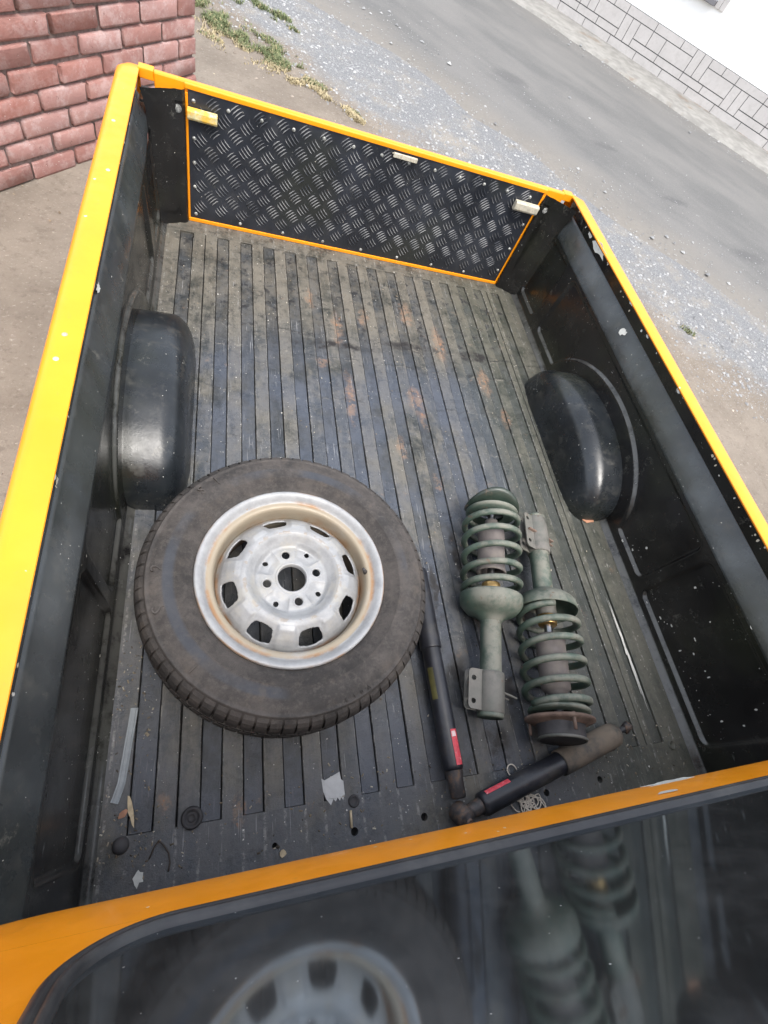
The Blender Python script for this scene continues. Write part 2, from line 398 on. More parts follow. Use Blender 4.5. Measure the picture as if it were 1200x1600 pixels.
def plate2d(outline, holes, th, name='tmp'):
    """flat plate with real holes (in XY, thickness along Z, centred on 0) through a filled 2D curve"""
    cu = bpy.data.curves.new(name, 'CURVE'); cu.dimensions = '2D'; cu.fill_mode = 'BOTH'; cu.extrude = th/2
    for loop in [outline]+list(holes):
        sp = cu.splines.new('POLY'); sp.points.add(len(loop)-1); sp.use_cyclic_u = True
        for i, (x, y) in enumerate(loop): sp.points[i].co = (x, y, 0, 1)
    o = bpy.data.objects.new(name, cu); S.collection.objects.link(o)
    bpy.context.view_layer.update()
    me = bpy.data.meshes.new_from_object(o.evaluated_get(bpy.context.evaluated_depsgraph_get()))
    V = [tuple(v.co) for v in me.vertices]; F = [tuple(p.vertices) for p in me.polygons]
    bpy.data.objects.remove(o); bpy.data.curves.remove(cu); bpy.data.meshes.remove(me)
    return V, F
def rrect(x0, x1, y0, y1, r, n=8):
    L = []
    for cx, cy, a0 in ((x1-r, y1-r, 0), (x0+r, y1-r, 90), (x0+r, y0+r, 180), (x1-r, y0+r, 270)):
        for i in range(n+1):
            a = math.radians(a0+90*i/n); L.append((cx+r*math.cos(a), cy+r*math.sin(a)))
    return L
def circ(cx, cy, r, n=16): return [(cx+r*math.cos(2*math.pi*i/n), cy+r*math.sin(2*math.pi*i/n)) for i in range(n)]
def frame(o, ax, up=(0, 0, 1)):
    """matrix that puts local Z along ax, local X as near to up as it can"""
    z = Vector(ax).normalized(); x = Vector(up); x = (x-z*x.dot(z)).normalized(); y = z.cross(x)
    m = Matrix((x, y, z)).transposed().to_4x4(); m.translation = Vector(o); return m
def blob_plate(cx, cy, z, rx, ry, th=.0006, n=14, rough=.35, seed=0, rot=0):
    rd = random.Random(seed); L = []
    for i in range(n):
        a = 2*math.pi*i/n; k = 1+rough*(rd.random()*2-1)
        x, y = rx*k*math.cos(a), ry*k*math.sin(a)
        L.append((cx+x*math.cos(rot)-y*math.sin(rot), cy+x*math.sin(rot)+y*math.cos(rot)))
    V = [(x, y, z) for x, y in L]+[(x, y, z+th) for x, y in L]
    F = [tuple(reversed(range(n))), tuple(range(n, 2*n))]+[(i, (i+1) % n, n+(i+1) % n, n+i) for i in range(n)]
    return V, F

# ================================================================== SETTING
HD = Vector((.7143, -.6999, 0)); HN = Vector((.6999, .7143, 0))      # along / across the lane
def mat_ground():
    t = NT('sandy_ground')
    u = t.n('VectorMath', {0: t.pos(), 1: (.6999, .7143, 0)}, operation='DOT_PRODUCT').outputs['Value']
    v = t.n('VectorMath', {0: t.pos(), 1: (.7143, -.6999, 0)}, operation='DOT_PRODUCT').outputs['Value']
    uw = t.math('ADD', u, t.math('MULTIPLY', t.math('SUBTRACT', t.noise(1.1, 5), .5), 1.3))
    sand = t.mix(t.ramp(t.noise(2.2, 6, .65), .3, .7), (.145, .120, .095), (.210, .178, .143))
    sand = t.mix(t.math('MULTIPLY', t.ramp(t.noise(9, 7, .7), .5, .72), .5), sand, (.19, .155, .125))
    sand = t.mix(t.math('MULTIPLY', t.ramp(t.noise(60, 5, .7), .55, .75), .5), sand, (.42, .38, .32))
    sand = t.mix(t.math('MULTIPLY', t.ramp(t.noise(26, 8, .8), .52, .62), .45), sand, (.10, .08, .062))
    gr = t.mix(t.vor(75, out=0), (.115, .118, .123), (.185, .188, .192))
    gr = t.mix(t.ramp(t.noise(3, 7, .7), .45, .7), gr, (.225, .205, .175))
    f = t.ramp(uw, 3.85, 4.2)
    c = t.mix(f, sand, gr)
    h = t.math('ADD', t.noise(7, 8, .65), t.math('MULTIPLY', t.noise(90, 6, .75), .25))
    return t.set(Base_Color=c, Roughness=.92, Normal=t.bump(h, .7, .02))
MAT['ground'] = mat_ground()
def mat_road():
    t = NT('worn_asphalt')
    u = t.n('VectorMath', {0: t.pos(), 1: (.6999, .7143, 0)}, operation='DOT_PRODUCT').outputs['Value']
    vv = t.n('VectorMath', {0: t.pos(), 1: (.7143, -.6999, 0)}, operation='DOT_PRODUCT').outputs['Value']
    st = t.n('CombineXYZ', {0: t.math('MULTIPLY', u, 1.5), 1: t.math('MULTIPLY', vv, .6), 2: 0.})
    n = t.noise(1, 6, .6, vec=st.outputs[0])
    c = t.mix(t.ramp(n, .32, .68), (.102, .102, .100), (.148, .144, .138))
    c = t.mix(t.math('MULTIPLY', t.ramp(t.noise(70, 5, .8), .5, .7), .45), c, (.235, .228, .215))
    c = t.mix(t.math('MULTIPLY', t.ramp(t.noise(1.3, 7, .7), .54, .74), .4), c, (.125, .122, .122))
    oil = spots(t, [(3.75, 5.35, .22, .10), (4.9, 3.9, .30, .14), (5.3, 3.5, .35, .12), (2.9, 6.3, .3, .2), (4.3, 4.6, .25, .08)], .10)
    c = t.mix(t.math('MULTIPLY', oil, .45), c, (.06, .06, .063))
    uw = t.math('ADD', u, t.math('MULTIPLY', t.math('SUBTRACT', t.noise(1.4, 6), .5), 1.1))
    e = t.math('MAXIMUM', t.ramp(uw, 5.9, 5.0), t.math('MULTIPLY', t.ramp(uw, 9.0, 9.7), .6))
    c = t.mix(e, c, t.mix(t.noise(40, 4), (.145, .134, .118), (.205, .190, .170)))
    h = t.noise(170, 6, .8)
    return t.set(Base_Color=c, Roughness=.9, Normal=t.bump(h, .5, .006))
MAT['road'] = mat_road()
MAT['concrete'] = simple('stained_concrete', (.23, .223, .208), .9, var=.18, scale=8, bump=.5, bd=.004, dirt=(.19, .135, .09), dirt_amt=.75, dscale=1.6, thr=(.56, .68))
MAT['render_white'] = simple('white_house_render', (.93, .92, .90), .9, var=.02, scale=3, bump=.3, bd=.002)
MAT['tile'] = simple('pale_stone_tile', (.50, .475, .46), .55, var=.05, scale=4, bump=.15, dirt=(.42, .40, .38), dirt_amt=.6)
MAT['joint'] = simple('grey_joint', (.09, .09, .095), .9)
MAT['sill'] = simple('dark_grey_sill', (.17, .165, .175), .6, var=.1)

def ground_z(x, y):
    return GZ + .012*noise.noise(Vector((x*.9, y*.9, 0)))
# ground: one sheet, fine near the truck
def grid(xs, ys, zf):
    V = [(x, y, zf(x, y)) for y in ys for x in xs]; n = len(xs)
    return V, [(j*n+i, j*n+i+1, (j+1)*n+i+1, (j+1)*n+i) for j in range(len(ys)-1) for i in range(n-1)]
def spread(a, b, fine, lo, hi, coarse):
    L = []; x = a
    while x < b:
        L.append(x); x += fine if lo <= x <= hi else coarse
    L.append(b); return L
g = mk('ground', grid(spread(-120, 120, .12, -4, 9, 6), spread(-120, 120, .12, -3, 9, 6), ground_z), 'ground', smooth=True)
tag(g, 'sandy bare ground around the pickup', kind='structure')
def uvp(u, v, z): p = HN*u+HD*v; return (p.x, p.y, z)
# road sheet with a ragged near edge
V, F = [], []; NV = 260; rows = [0, .15, .5, 1.2, 2.2, 3.2, 4.0]
for i in range(NV+1):
    v = -60+130*i/NV if True else 0
    e = 5.05+.35*noise.noise(Vector((v*.55, 3.3, 0)))+.16*noise.noise(Vector((v*2.3, 7.1, 0)))
    e2 = 9.42+.05*noise.noise(Vector((v*1.5, 1.1, 0)))
    for k, r in enumerate(rows):
        u = e+(e2-e)*r/4.0
        V.append(uvp(u, v, GZ+.018+(.0 if k else -.02)))
m = len(rows)
for i in range(NV):
    for k in range(m-1): F.append((i*m+k, i*m+k+1, (i+1)*m+k+1, (i+1)*m+k))
r = mk('road', (V, F), 'road', smooth=True); tag(r, 'worn grey asphalt lane between the gravel and the white house', kind='structure')
# concrete apron at the foot of the house
V, F = [], []; NV = 200
for i in range(NV+1):
    v = -12+20*i/NV
    e = 9.38+.06*noise.noise(Vector((v*1.7, 9.3, 0)))+.03*noise.noise(Vector((v*6, 2.3, 0)))
    for u, z in ((e, GZ+.01), (e+.03, GZ+.045+.006*noise.noise(Vector((v*4, 0, 0)))), (9.8, GZ+.055), (10.27, GZ+.06)): V.append(uvp(u, v, z))
for i in range(NV):
    for k in range(3): F.append((i*4+k, i*4+k+1, i*4+5+k, i*4+4+k))
tag(mk('pavement', (V, F), 'concrete', smooth=True), 'cracked concrete strip along the foot of the white house', kind='structure')

# --- gravel: real stones
def stones(n, seed, region, smin, smax):
    rd = random.Random(seed); V, F = [], []
    ico = [(0, 0, 1), (.9, 0, .25), (.28, .85, .25), (-.73, .53, .25), (-.73, -.53, .25), (.28, -.85, .25)]
    c = 0
    while c < n:
        p = region(rd)
        if p is None: continue
        x, y = p; s = rd.uniform(smin, smax)*(1+2*(rd.random() < .05)); a = rd.random()*6.28; ca, sa = math.cos(a), math.sin(a)
        b = len(V); sx, sy, sz = s*rd.uniform(.7, 1.3), s*rd.uniform(.6, 1.1), s*rd.uniform(.5, 1.0)
        z0 = ground_z(x, y)
        for (i, j, k) in ico:
            i *= rd.uniform(.8, 1.2); j *= rd.uniform(.8, 1.2)
            V.append((x+i*sx*ca-j*sy*sa, y+i*sx*sa+j*sy*ca, z0+k*sz-.002))
        for q in range(5): F.append((b, b+1+q, b+1+(q+1) % 5))
        for q in range(5):
            i1, i2 = b+1+q, b+1+(q+1) % 5
        c += 1
    return V, F
def stone_mat(name, cols):
    t = NT(name); g = t.n('NewGeometry'); rr = g.outputs['Random Per Island']
    c = t.mix(t.ramp(rr, .0, .5), cols[0], cols[1]); c = t.mix(t.ramp(rr, .6, 1.), c, cols[2])
    return t.set(Base_Color=c, Roughness=.85)
MAT['gravel'] = stone_mat('crushed_grey_gravel', [(.17, .172, .175), (.245, .248, .250), (.36, .36, .355)])
MAT['pebble'] = stone_mat('sandy_pebbles', [(.17, .14, .115), (.27, .23, .19), (.44, .39, .33)])
def reg_gravel(rd):
    v = rd.uniform(-6.2, 2.2); u = rd.gauss(4.45, .50)
    w = noise.noise(Vector((v*.8, u*.8, 5)))*.6
    if not 3.65 < u+w*.5 < 5.6: return None
    p = HN*u+HD*v
    return (p.x, p.y)
tag(mk('gravel', stones(90000, 3, reg_gravel, .0025, .0062), 'gravel'), 'band of crushed grey gravel between the sand and the asphalt', kind='stuff')
def reg_sand(rd):
    x = rd.uniform(-2.2, 4.5); y = rd.uniform(-.5, 5.5)
    if x*.7+y*.714 > 4.3 or (-.3 < x < 1.3 and y < 1.6): return None
    return (x, y)
tag(mk('pebbles', stones(5200, 5, reg_sand, .002, .006), 'pebble'), 'scattered small stones lying on the sandy ground', kind='stuff')
def reg_road(rd):
    v = rd.uniform(-7, 2.5); u = 9.4-abs(rd.gauss(0, .25)) if rd.random() < .3 else 5+abs(rd.gauss(0, .8))
    p = HN*u+HD*v; return (p.x, p.y)
V, F = stones(3500, 9, reg_road, .004, .009); V = [(x, y, z+.02) for x, y, z in V]
tag(mk('road_grit', (V, F), 'gravel'), 'loose grit scattered on the asphalt lane', kind='stuff')
# --- grass: thin blades in patches along the gravel edge
def grass(n, seed, patches, hgt):
    rd = random.Random(seed); V, F = [], []
    for _ in range(n):
        cx, cy, rx, ry = patches[rd.randrange(len(patches))]
        a = rd.random()*6.28; k = math.sqrt(rd.random())
        du, dv = rx*k*math.cos(a), ry*k*math.sin(a)
        p = HN*(cx+du)+HD*(cy+dv); x, y = p.x, p.y
        if noise.noise(Vector((x*7, y*7, 1)))+rd.gauss(0, .12) < -.06+.30*k: continue
        h = hgt*rd.uniform(.4, 1.2)*(1.15-k*.6); t = rd.random()*6.28; w = rd.uniform(.0025, .005)
        dx, dy = math.cos(t), math.sin(t); l = rd.uniform(.3, 1.3)*h; b = len(V); z = ground_z(x, y)-.003
        V += [(x-dy*w, y+dx*w, z), (x+dy*w, y-dx*w, z), (x+dx*l*.4+dy*w*.7, y+dy*l*.4-dx*w*.7, z+h*.7), (x+dx*l*.4-dy*w*.7, y+dy*l*.4+dx*w*.7, z+h*.7), (x+dx*l, y+dy*l, z+h*.85)]
        F += [(b, b+1, b+2, b+3), (b+3, b+2, b+4)]
    return V, F
t = NT('verge_grass'); rr = t.n('NewGeometry').outputs['Random Per Island']
c = t.mix(t.ramp(rr, 0, .75), (.085, .115, .045), (.16, .185, .085)); c = t.mix(t.ramp(rr, .78, .95), c, (.33, .28, .15))
MAT['grass'] = t.set(Base_Color=c, Roughness=.8)
t = NT('straw_grass'); rr = t.n('NewGeometry').outputs['Random Per Island']
MAT['straw'] = t.set(Base_Color=t.mix(rr, (.30, .24, .13), (.46, .39, .25)), Roughness=.85)
# patches in (u, v): measured from the photograph through the camera
def uv_of(x, y): return (HN.x*x+HN.y*y, HD.x*x+HD.y*y)
gp = [(*uv_of(-.1, 5.25), .30, .75), (*uv_of(.35, 5.0), .18, .5), (*uv_of(-.22, 5.35), .22, .45), (*uv_of(.05, 5.15), .20, .35), (*uv_of(.22, 5.0), .16, .3), (*uv_of(.45, 4.85), .12, .22), (*uv_of(.1, 5.9), .2, .3), (*uv_of(.42, 5.7), .1, .25), (*uv_of(-.8, 5.9), .4, .7), (*uv_of(.0, 6.6), .25, .5)]
tag(mk('grass', grass(26000, 21, gp, .040), 'grass'), 'patchy green grass growing at the gravel edge beside the brick wall', kind='stuff')
sp_ = [(*uv_of(.0, 5.1), .32, .8), (*uv_of(.6, 4.65), .14, .5), (*uv_of(-.2, 5.1), .12, .5), (*uv_of(.1, 4.9), .10, .35), (*uv_of(.45, 4.65), .08, .3), (*uv_of(.8, 4.45), .07, .25), (*uv_of(.95, 4.3), .06, .15)]
tag(mk('dry_grass', grass(15000, 23, sp_, .026), 'straw'), 'pale dry grass and straw along the edge of the sand', kind='stuff')
gp = [(*uv_of(1.0, 4.33), .05, .12), (*uv_of(.72, 4.6), .05, .15), (*uv_of(3.3, 2.55), .05, .10)]
tag(mk('weeds', grass(900, 25, gp, .03), 'grass'), 'small green weeds sprouting from the sand by the tailgate', kind='stuff')

# ================================================================== BRICK WALL
def mat_brick(name, a, b):
    t = NT(name)
    oi = t.n('ObjectInfo').outputs['Random']
    c = t.mix(oi, a, b)
    c = t.mix(t.ramp(t.noise(16, 6, .7), .35, .7), c, t.mix(.5, c, (.36, .20, .17)))
    eff = t.math('MULTIPLY', t.ramp(t.noise(9, 9, .8), .46, .62), t.math('MULTIPLY_ADD', oi, .5, .30))
    c = t.mix(eff, c, (.46, .345, .325))
    c = t.mix(t.ramp(t.noise(50, 7, .85), .58, .68), c, (.16, .08, .065))
    c = t.mix(t.chips(90, .14, .10), c, (.66, .60, .57))
    return t.set(Base_Color=c, Roughness=.85, Normal=t.bump(t.math('ADD', t.noise(30, 5), t.math('MULTIPLY', t.noise(150, 6, .8), .9)), .9, .005))
MAT['brick'] = mat_brick('pink_red_brick', (.255, .100, .078), (.36, .205, .185))
MAT['mortar'] = simple('dark_mortar', (.16, .115, .105), .95, var=.3, scale=60, bump=.7, bd=.004, dirt=(.2, .17, .15), dirt_amt=.5)
B0 = Vector((-.946, 2.53, GZ)); BD = Vector((.5982, .8013, 0)); BN = Vector((.8013, -.5982, 0))  # BN faces the truck
S0, S1, ZT, TH = -1.35, 1.325, .62, .23
wall = new_empty('brick_wall', B0+BD*((S0+S1)/2))
tag(wall, 'red brick wall with dark mortar behind the tailgate corner', 'wall')
def wp(s, n, z): p = B0+BD*s+BN*n; return Vector((p.x, p.y, z))
def wbox(s0, s1, n0, n1, z0, z1):
    V, F = box(s0, s1, n0, n1, z0, z1); return [wp(v[0], v[1], v[2]) for v in V], F
mk('wall_core', wbox(S0, S1-.012, -TH+.012, -.012, GZ-.05, ZT-.01), 'mortar', wall)
brick_meshes = []
for k in range(10):
    rd = random.Random(100+k); bm = bmesh.new()
    bmesh.ops.create_cube(bm, size=1)
    bmesh.ops.subdivide_edges(bm, edges=bm.edges[:], cuts=2, use_grid_fill=True)
    for v in bm.verts:
        p = v.co
        e = [abs(abs(p[i])-.5) < 1e-4 for i in range(3)]
        q = Vector(p)
        for i in range(3):
            if not e[i]: q[i] = math.copysign(.5-(.035, .09, .11)[i]*rd.uniform(.7, 1.4), p[i])
        if sum(e) >= 2:
            for i in range(3):
                if e[i]: q[i] -= math.copysign((.010, .03, .045)[i]*rd.uniform(.1, 2.0), p[i])
        if abs(p.z) > .4: q.z += .035*noise.noise(Vector((p.x*5, k*7.1, p.z)))*2
        if abs(p.x) > .4: q.x += .02*rd.uniform(-1, 1)
        if abs(p.y) > .4: q.y += .03*rd.uniform(-1, 1)
        v.co = q
    me = bpy.data.meshes.new('brick'); bm.to_mesh(me); bm.free(); me.materials.append(MAT['brick'])
    me.polygons.foreach_set('use_smooth', [True]*len(me.polygons))
    brick_meshes.append(me)
CP = .0845; BL = .255; rd = random.Random(11)
ang = math.atan2(BD.y, BD.x)
def add_brick(s, n, z, L, D, Hh, rot=0):
    o = bpy.data.objects.new('brick', brick_meshes[rd.randrange(10)]); S.collection.objects.link(o)
    o.parent = wall; p = wp(s, n, z) - WLOC[wall.name]; o.location = p
    o.rotation_euler = (rd.uniform(-.012, .012), rd.uniform(-.012, .012), ang+rot+rd.uniform(-.012, .012))
    o.scale = (L, D, Hh)
ncourse = int((ZT-GZ)/CP)
for j in range(ncourse):
    z = GZ-.004+CP*(j+.5)
    s = S1; first = (j % 2 == 0)
    # the corner shows a header (half) in every other course
    while s > S0+.04:
        L = .122 if first else BL-.010
        L *= 1 if first else rd.uniform(.95, 1.04)
        first = False
        if s-L < S0: L = s-S0
        add_brick(s-L/2, -.052+rd.uniform(-.003, .003), z+rd.uniform(-.0015, .0015), L-.002, .105, CP-.0095+rd.uniform(-.0025, .0012))
        s -= L+.010
    # end face of the wall
    if j % 2 == 0: add_brick(S1-.052, -.178, z, .1, .105, CP-.013)
    else: add_brick(S1-.052, -.172, z, .1, .115, CP-.013)

# ================================================================== WHITE HOUSE
U0 = 10.26; HT = .455; HB = GZ+.055
house = new_empty('white_house', uvp(U0+2, -2, GZ)); tag(house, 'white rendered house with pale stone tiled base across the lane', 'house')
def hbox(v0, v1, u0, u1, z0, z1):
    V, F = box(v0, v1, u0, u1, z0, z1); return [Vector(uvp(q[1], q[0], q[2])) for q in V], [tuple(reversed(f)) for f in F]
V0, V1 = -9.5, 4.0
base_v = uv_of(4.935, 9.531)[1]      # where the measured tile pattern starts
wv0, wv1, wz0, wz1 = base_v+.75, base_v+1.69, GZ+.955, GZ+2.0
hw = [hbox(V0, wv0, U0+.03, U0+.33, HB+HT, GZ+3), hbox(wv1, V1, U0+.03, U0+.33, HB+HT, GZ+3), hbox(wv0, wv1, U0+.03, U0+.33, HB+HT, wz0), hbox(wv0, wv1, U0+.03, U0+.33, wz1, GZ+3)]
mk('wall', join(*hw), 'render_white', house)
mk('wall_return', join(hbox(V0, V0+.3, U0+.34, U0+5, GZ, GZ+3), hbox(V1-.3, V1, U0+.34, U0+5, GZ, GZ+3), hbox(V0+.31, V1-.31, U0+4.7, U0+5, GZ, GZ+3)), 'render_white', house)
rv, rf = hbox(V0-.3, V1+.3, U0-.4, U0+5.4, GZ+3.01, GZ+3.15)
mk('roof', (rv, rf), 'sill', house)
mk('base_wall', hbox(V0, V1, U0+.012, U0+.33, GZ-.05, HB+HT-.003), 'joint', house)
win = mk('window', join(hbox(wv0, wv0+.06, U0+.10, U0+.16, wz0, wz1), hbox(wv1-.06, wv1, U0+.10, U0+.16, wz0, wz1), hbox(wv0+.06, wv1-.06, U0+.10, U0+.16, wz0, wz0+.06), hbox(wv0+.06, wv1-.06, U0+.10, U0+.16, wz1-.06, wz1)), 'render_white', house)
mk('pane', hbox(wv0+.06, wv1-.06, U0+.12, U0+.126, wz0+.06, wz1-.06), 'dark', win)
mk('window_sill', hbox(wv0-.06, wv1+.03, U0-.06, U0+.10, wz0-.055, wz0), 'sill', house, bevel=.006)
mk('window_trim', join(hbox(wv1+.034, wv1+.10, U0+.005, U0+.03, wz0-.06, wz1), hbox(wv1+.105, wv1+.17, U0+.005, U0+.03, wz0-.06, wz1)), 'tile', house, bevel=.003)
P = 1.86
pat = [(0, .29, 0, .098), (.29, .58, 0, .098), (.58, .87, 0, .098), (.87, 1.16, 0, .098),
       (.0, .08, .19, .455), (.08, .16, .19, .455), (.16, .30, .36, .455), (.30, .44, .36, .455), (.16, .44, .19, .36),
       (.44, .74, .36, .455), (.44, .52, .10, .36), (.52, .60, .10, .36), (.0, .22, .10, .188), (.22, .44, .10, .188),
       (.60, .88, .10, .188), (.60, .74, .19, .36), (.74, .88, .19, .36), (.74, 1.02, .36, .455), (.88, 1.16, .10, .188), (.88, 1.16, .19, .36), (1.02, 1.16, .36, .455)]
tile_cache = {}
i0 = math.floor((V0-base_v)/P)+1
for k in range(i0, int((V1-base_v)/P)):
    for (a, b, z0, z1) in [(q[0]*P/1.16, q[1]*P/1.16, q[2], q[3]) for q in pat]:
        off = .18 if z1 < .1 else 0
        key = (a, b, z0, z1)
        v0 = base_v+k*P+a+off; 
        if key not in tile_cache:
            gg = hbox(v0+.0045, v0+(b-a)-.0045, U0, U0+.012, HB+z0+.0045, HB+z1-.0045)
            o = mk('tile', gg, 'tile', house); tile_cache[key] = (o.data, o.location.copy(), v0)
        else:
            me, l0, vv0 = tile_cache[key]
            o = bpy.data.objects.new('tile', me); S.collection.objects.link(o); o.parent = house
            o.location = l0+HD*(v0-vv0)
        o.location = o.location + HN*random.uniform(-.0015, .0015)

# ================================================================== PICKUP
YF, YR = -.085, 1.668           # cab side and tailgate side of the bed
HW = .655                       # half width of the floor at the walls
truck = new_empty('pickup_truck', (XC, .8, GZ))
tag(truck, 'yellow pickup truck with worn black load bed carrying the loose wheel and struts', 'pickup truck')
# ---- floor: base sheet, sunk strips, raised ribs (each its own piece)
mk('floor_pan', box(XC-HW-.004, XC+HW+.004, YF-.085, YR, -.05, -.0135), 'gap', truck)
edge = lambda k: .065+.0365*k
Y0, Y1 = -.038, 1.602
raised = [(-.179, -.120), (-.081, -.0455), (-.0435, -.008)]
sunk = [(-.120, -.081)]
for k in range(-2, 25):
    a, b = edge(k), edge(k+1)
    (sunk if k % 2 == 0 else raised).append((a, b))
sunk.append((1.022, 1.055)); raised[-1] = raised[-1]
raised = [r_ for r_ in raised if r_[1] < 1.03]
sunk = [s_ for s_ in sunk]
raised.append((edge(25), 1.000)); raised.append((1.002, 1.022)); raised.append((1.055, 1.139))
def strip_geo(a, b, zt, zb, y0, y1, seed, inset, bev, wob=.0007, seg=46):
    rd = random.Random(seed); V, F = [], []
    prof = lambda j: [(a+inset, zb), (a+inset, zt-bev), (a+inset+bev, zt), ((a+b)/2, zt+.0002), (b-inset-bev, zt), (b-inset, zt-bev), (b-inset, zb)]
    m = 7
    for j in range(seg+1):
        y = y0+(y1-y0)*j/seg
        wa = wob*noise.noise(Vector((seed*3.1, y*9, 0))); wb = wob*noise.noise(Vector((seed*5.7, y*9, 4)))
        wz = wob*1.3*noise.noise(Vector((seed*2.3, y*6, 8)))
        for i, (x, z) in enumerate(prof(j)):
            dx = wa if i < 3 else (wb if i > 3 else 0)
            V.append((x+dx, y, z+(wz if 0 < i < 6 else 0)))
    for j in range(seg):
        for i in range(m-1): F.append((j*m+i, j*m+i+1, (j+1)*m+i+1, (j+1)*m+i))
    F.append(tuple(range(m))); F.append(tuple(reversed([seg*m+i for i in range(m)])))
    return V, [tuple(reversed(f)) for f in F]
for i, (a, b) in enumerate(raised):
    mk('floor_rib', strip_geo(a, b, 0, -.013, Y0, Y1, 10+i, .0004, .0011), 'rib', truck, smooth=True, auto=35)
for i, (a, b) in enumerate(sunk):
    mk('floor_strip', strip_geo(a, b, -.0042, -.013, Y0+.001, Y1-.001, 80+i, .0016, .0008, wob=.0010), 'strip', truck, smooth=True, auto=35)
# front and rear plates, the front one with its drain holes
holes = [circ(.404, -.0935, .0070), circ(.263, -.0945, .0070), circ(.836, -.089, .0070), circ(.118, -.092, .0050), circ(.690, -.094, .0070)]
gv = plate2d([(XC-HW-.004, YF-.075), (XC+HW+.004, YF-.075), (XC+HW+.004, Y0), (XC-HW-.004, Y0)], holes, .0128)
mk('front_floor_plate', ([(x, y, z-.0064) for x, y, z in gv[0]], gv[1]), 'rib', truck)
mk('rear_floor_plate', box(XC-HW-.004, XC+HW+.004, Y1+.0005, YR-.004, -.0132, 0), 'rib', truck, bevel=.001)
# ---- wheel arches
AY, AA = .858, .284
def arch2(side):
    """rounded wheel box: a half-ellipse of revolution about the axle line with a rounded shoulder"""
    V, F = [], []; nu, nv = 40, 18
    D, H, rs = .114, .170, .050
    for i in range(nu+1):
        ph = math.pi*i/nu
        prof = [(-.004, 0.0), (D-rs, 0.0)]
        for k in range(1, 10): a = math.pi/2*k/9; prof.append((D-rs+rs*math.sin(a), rs*(1-math.cos(a))))
        prof += [(D+.003, rs+.06*(k+1)/4) for k in range(4)]
        for (d, inw) in prof:
            f = max(0, 1-inw/.24)
            A = AA-inw*1.7; Hh = max(.0, H-inw)
            y = AY+max(A, 0)*math.copysign(abs(math.cos(ph))**.94, math.cos(ph)); z = Hh*abs(math.sin(ph))**.88
            V.append((d+.012*(1-z/H), y, z-.004))
    m = 15
    for i in range(nu):
        for j in range(m-1): F.append((i*m+j, (i+1)*m+j, (i+1)*m+j+1, i*m+j+1))
    c = len(V)
    # innermost ring is closed with a fan so that the inner face is a full side
    V.append((D+.008, AY, .04))
    for i in range(nu): F.append((i*m+m-1, (i+1)*m+m-1, c))
    F.append((nu*m+m-1, m-1, c))
    return V, F
for side in (-1, 1):
    gv = arch2(side)
    xw = XC+side*(HW+.006)
    Vv = [(xw-side*x, y, z) for x, y, z in gv[0]]
    Ff = gv[1] if side > 0 else [tuple(reversed(f)) for f in gv[1]]
    o = mk('wheel_arch', (Vv, Ff), 'arch', truck, smooth=True)
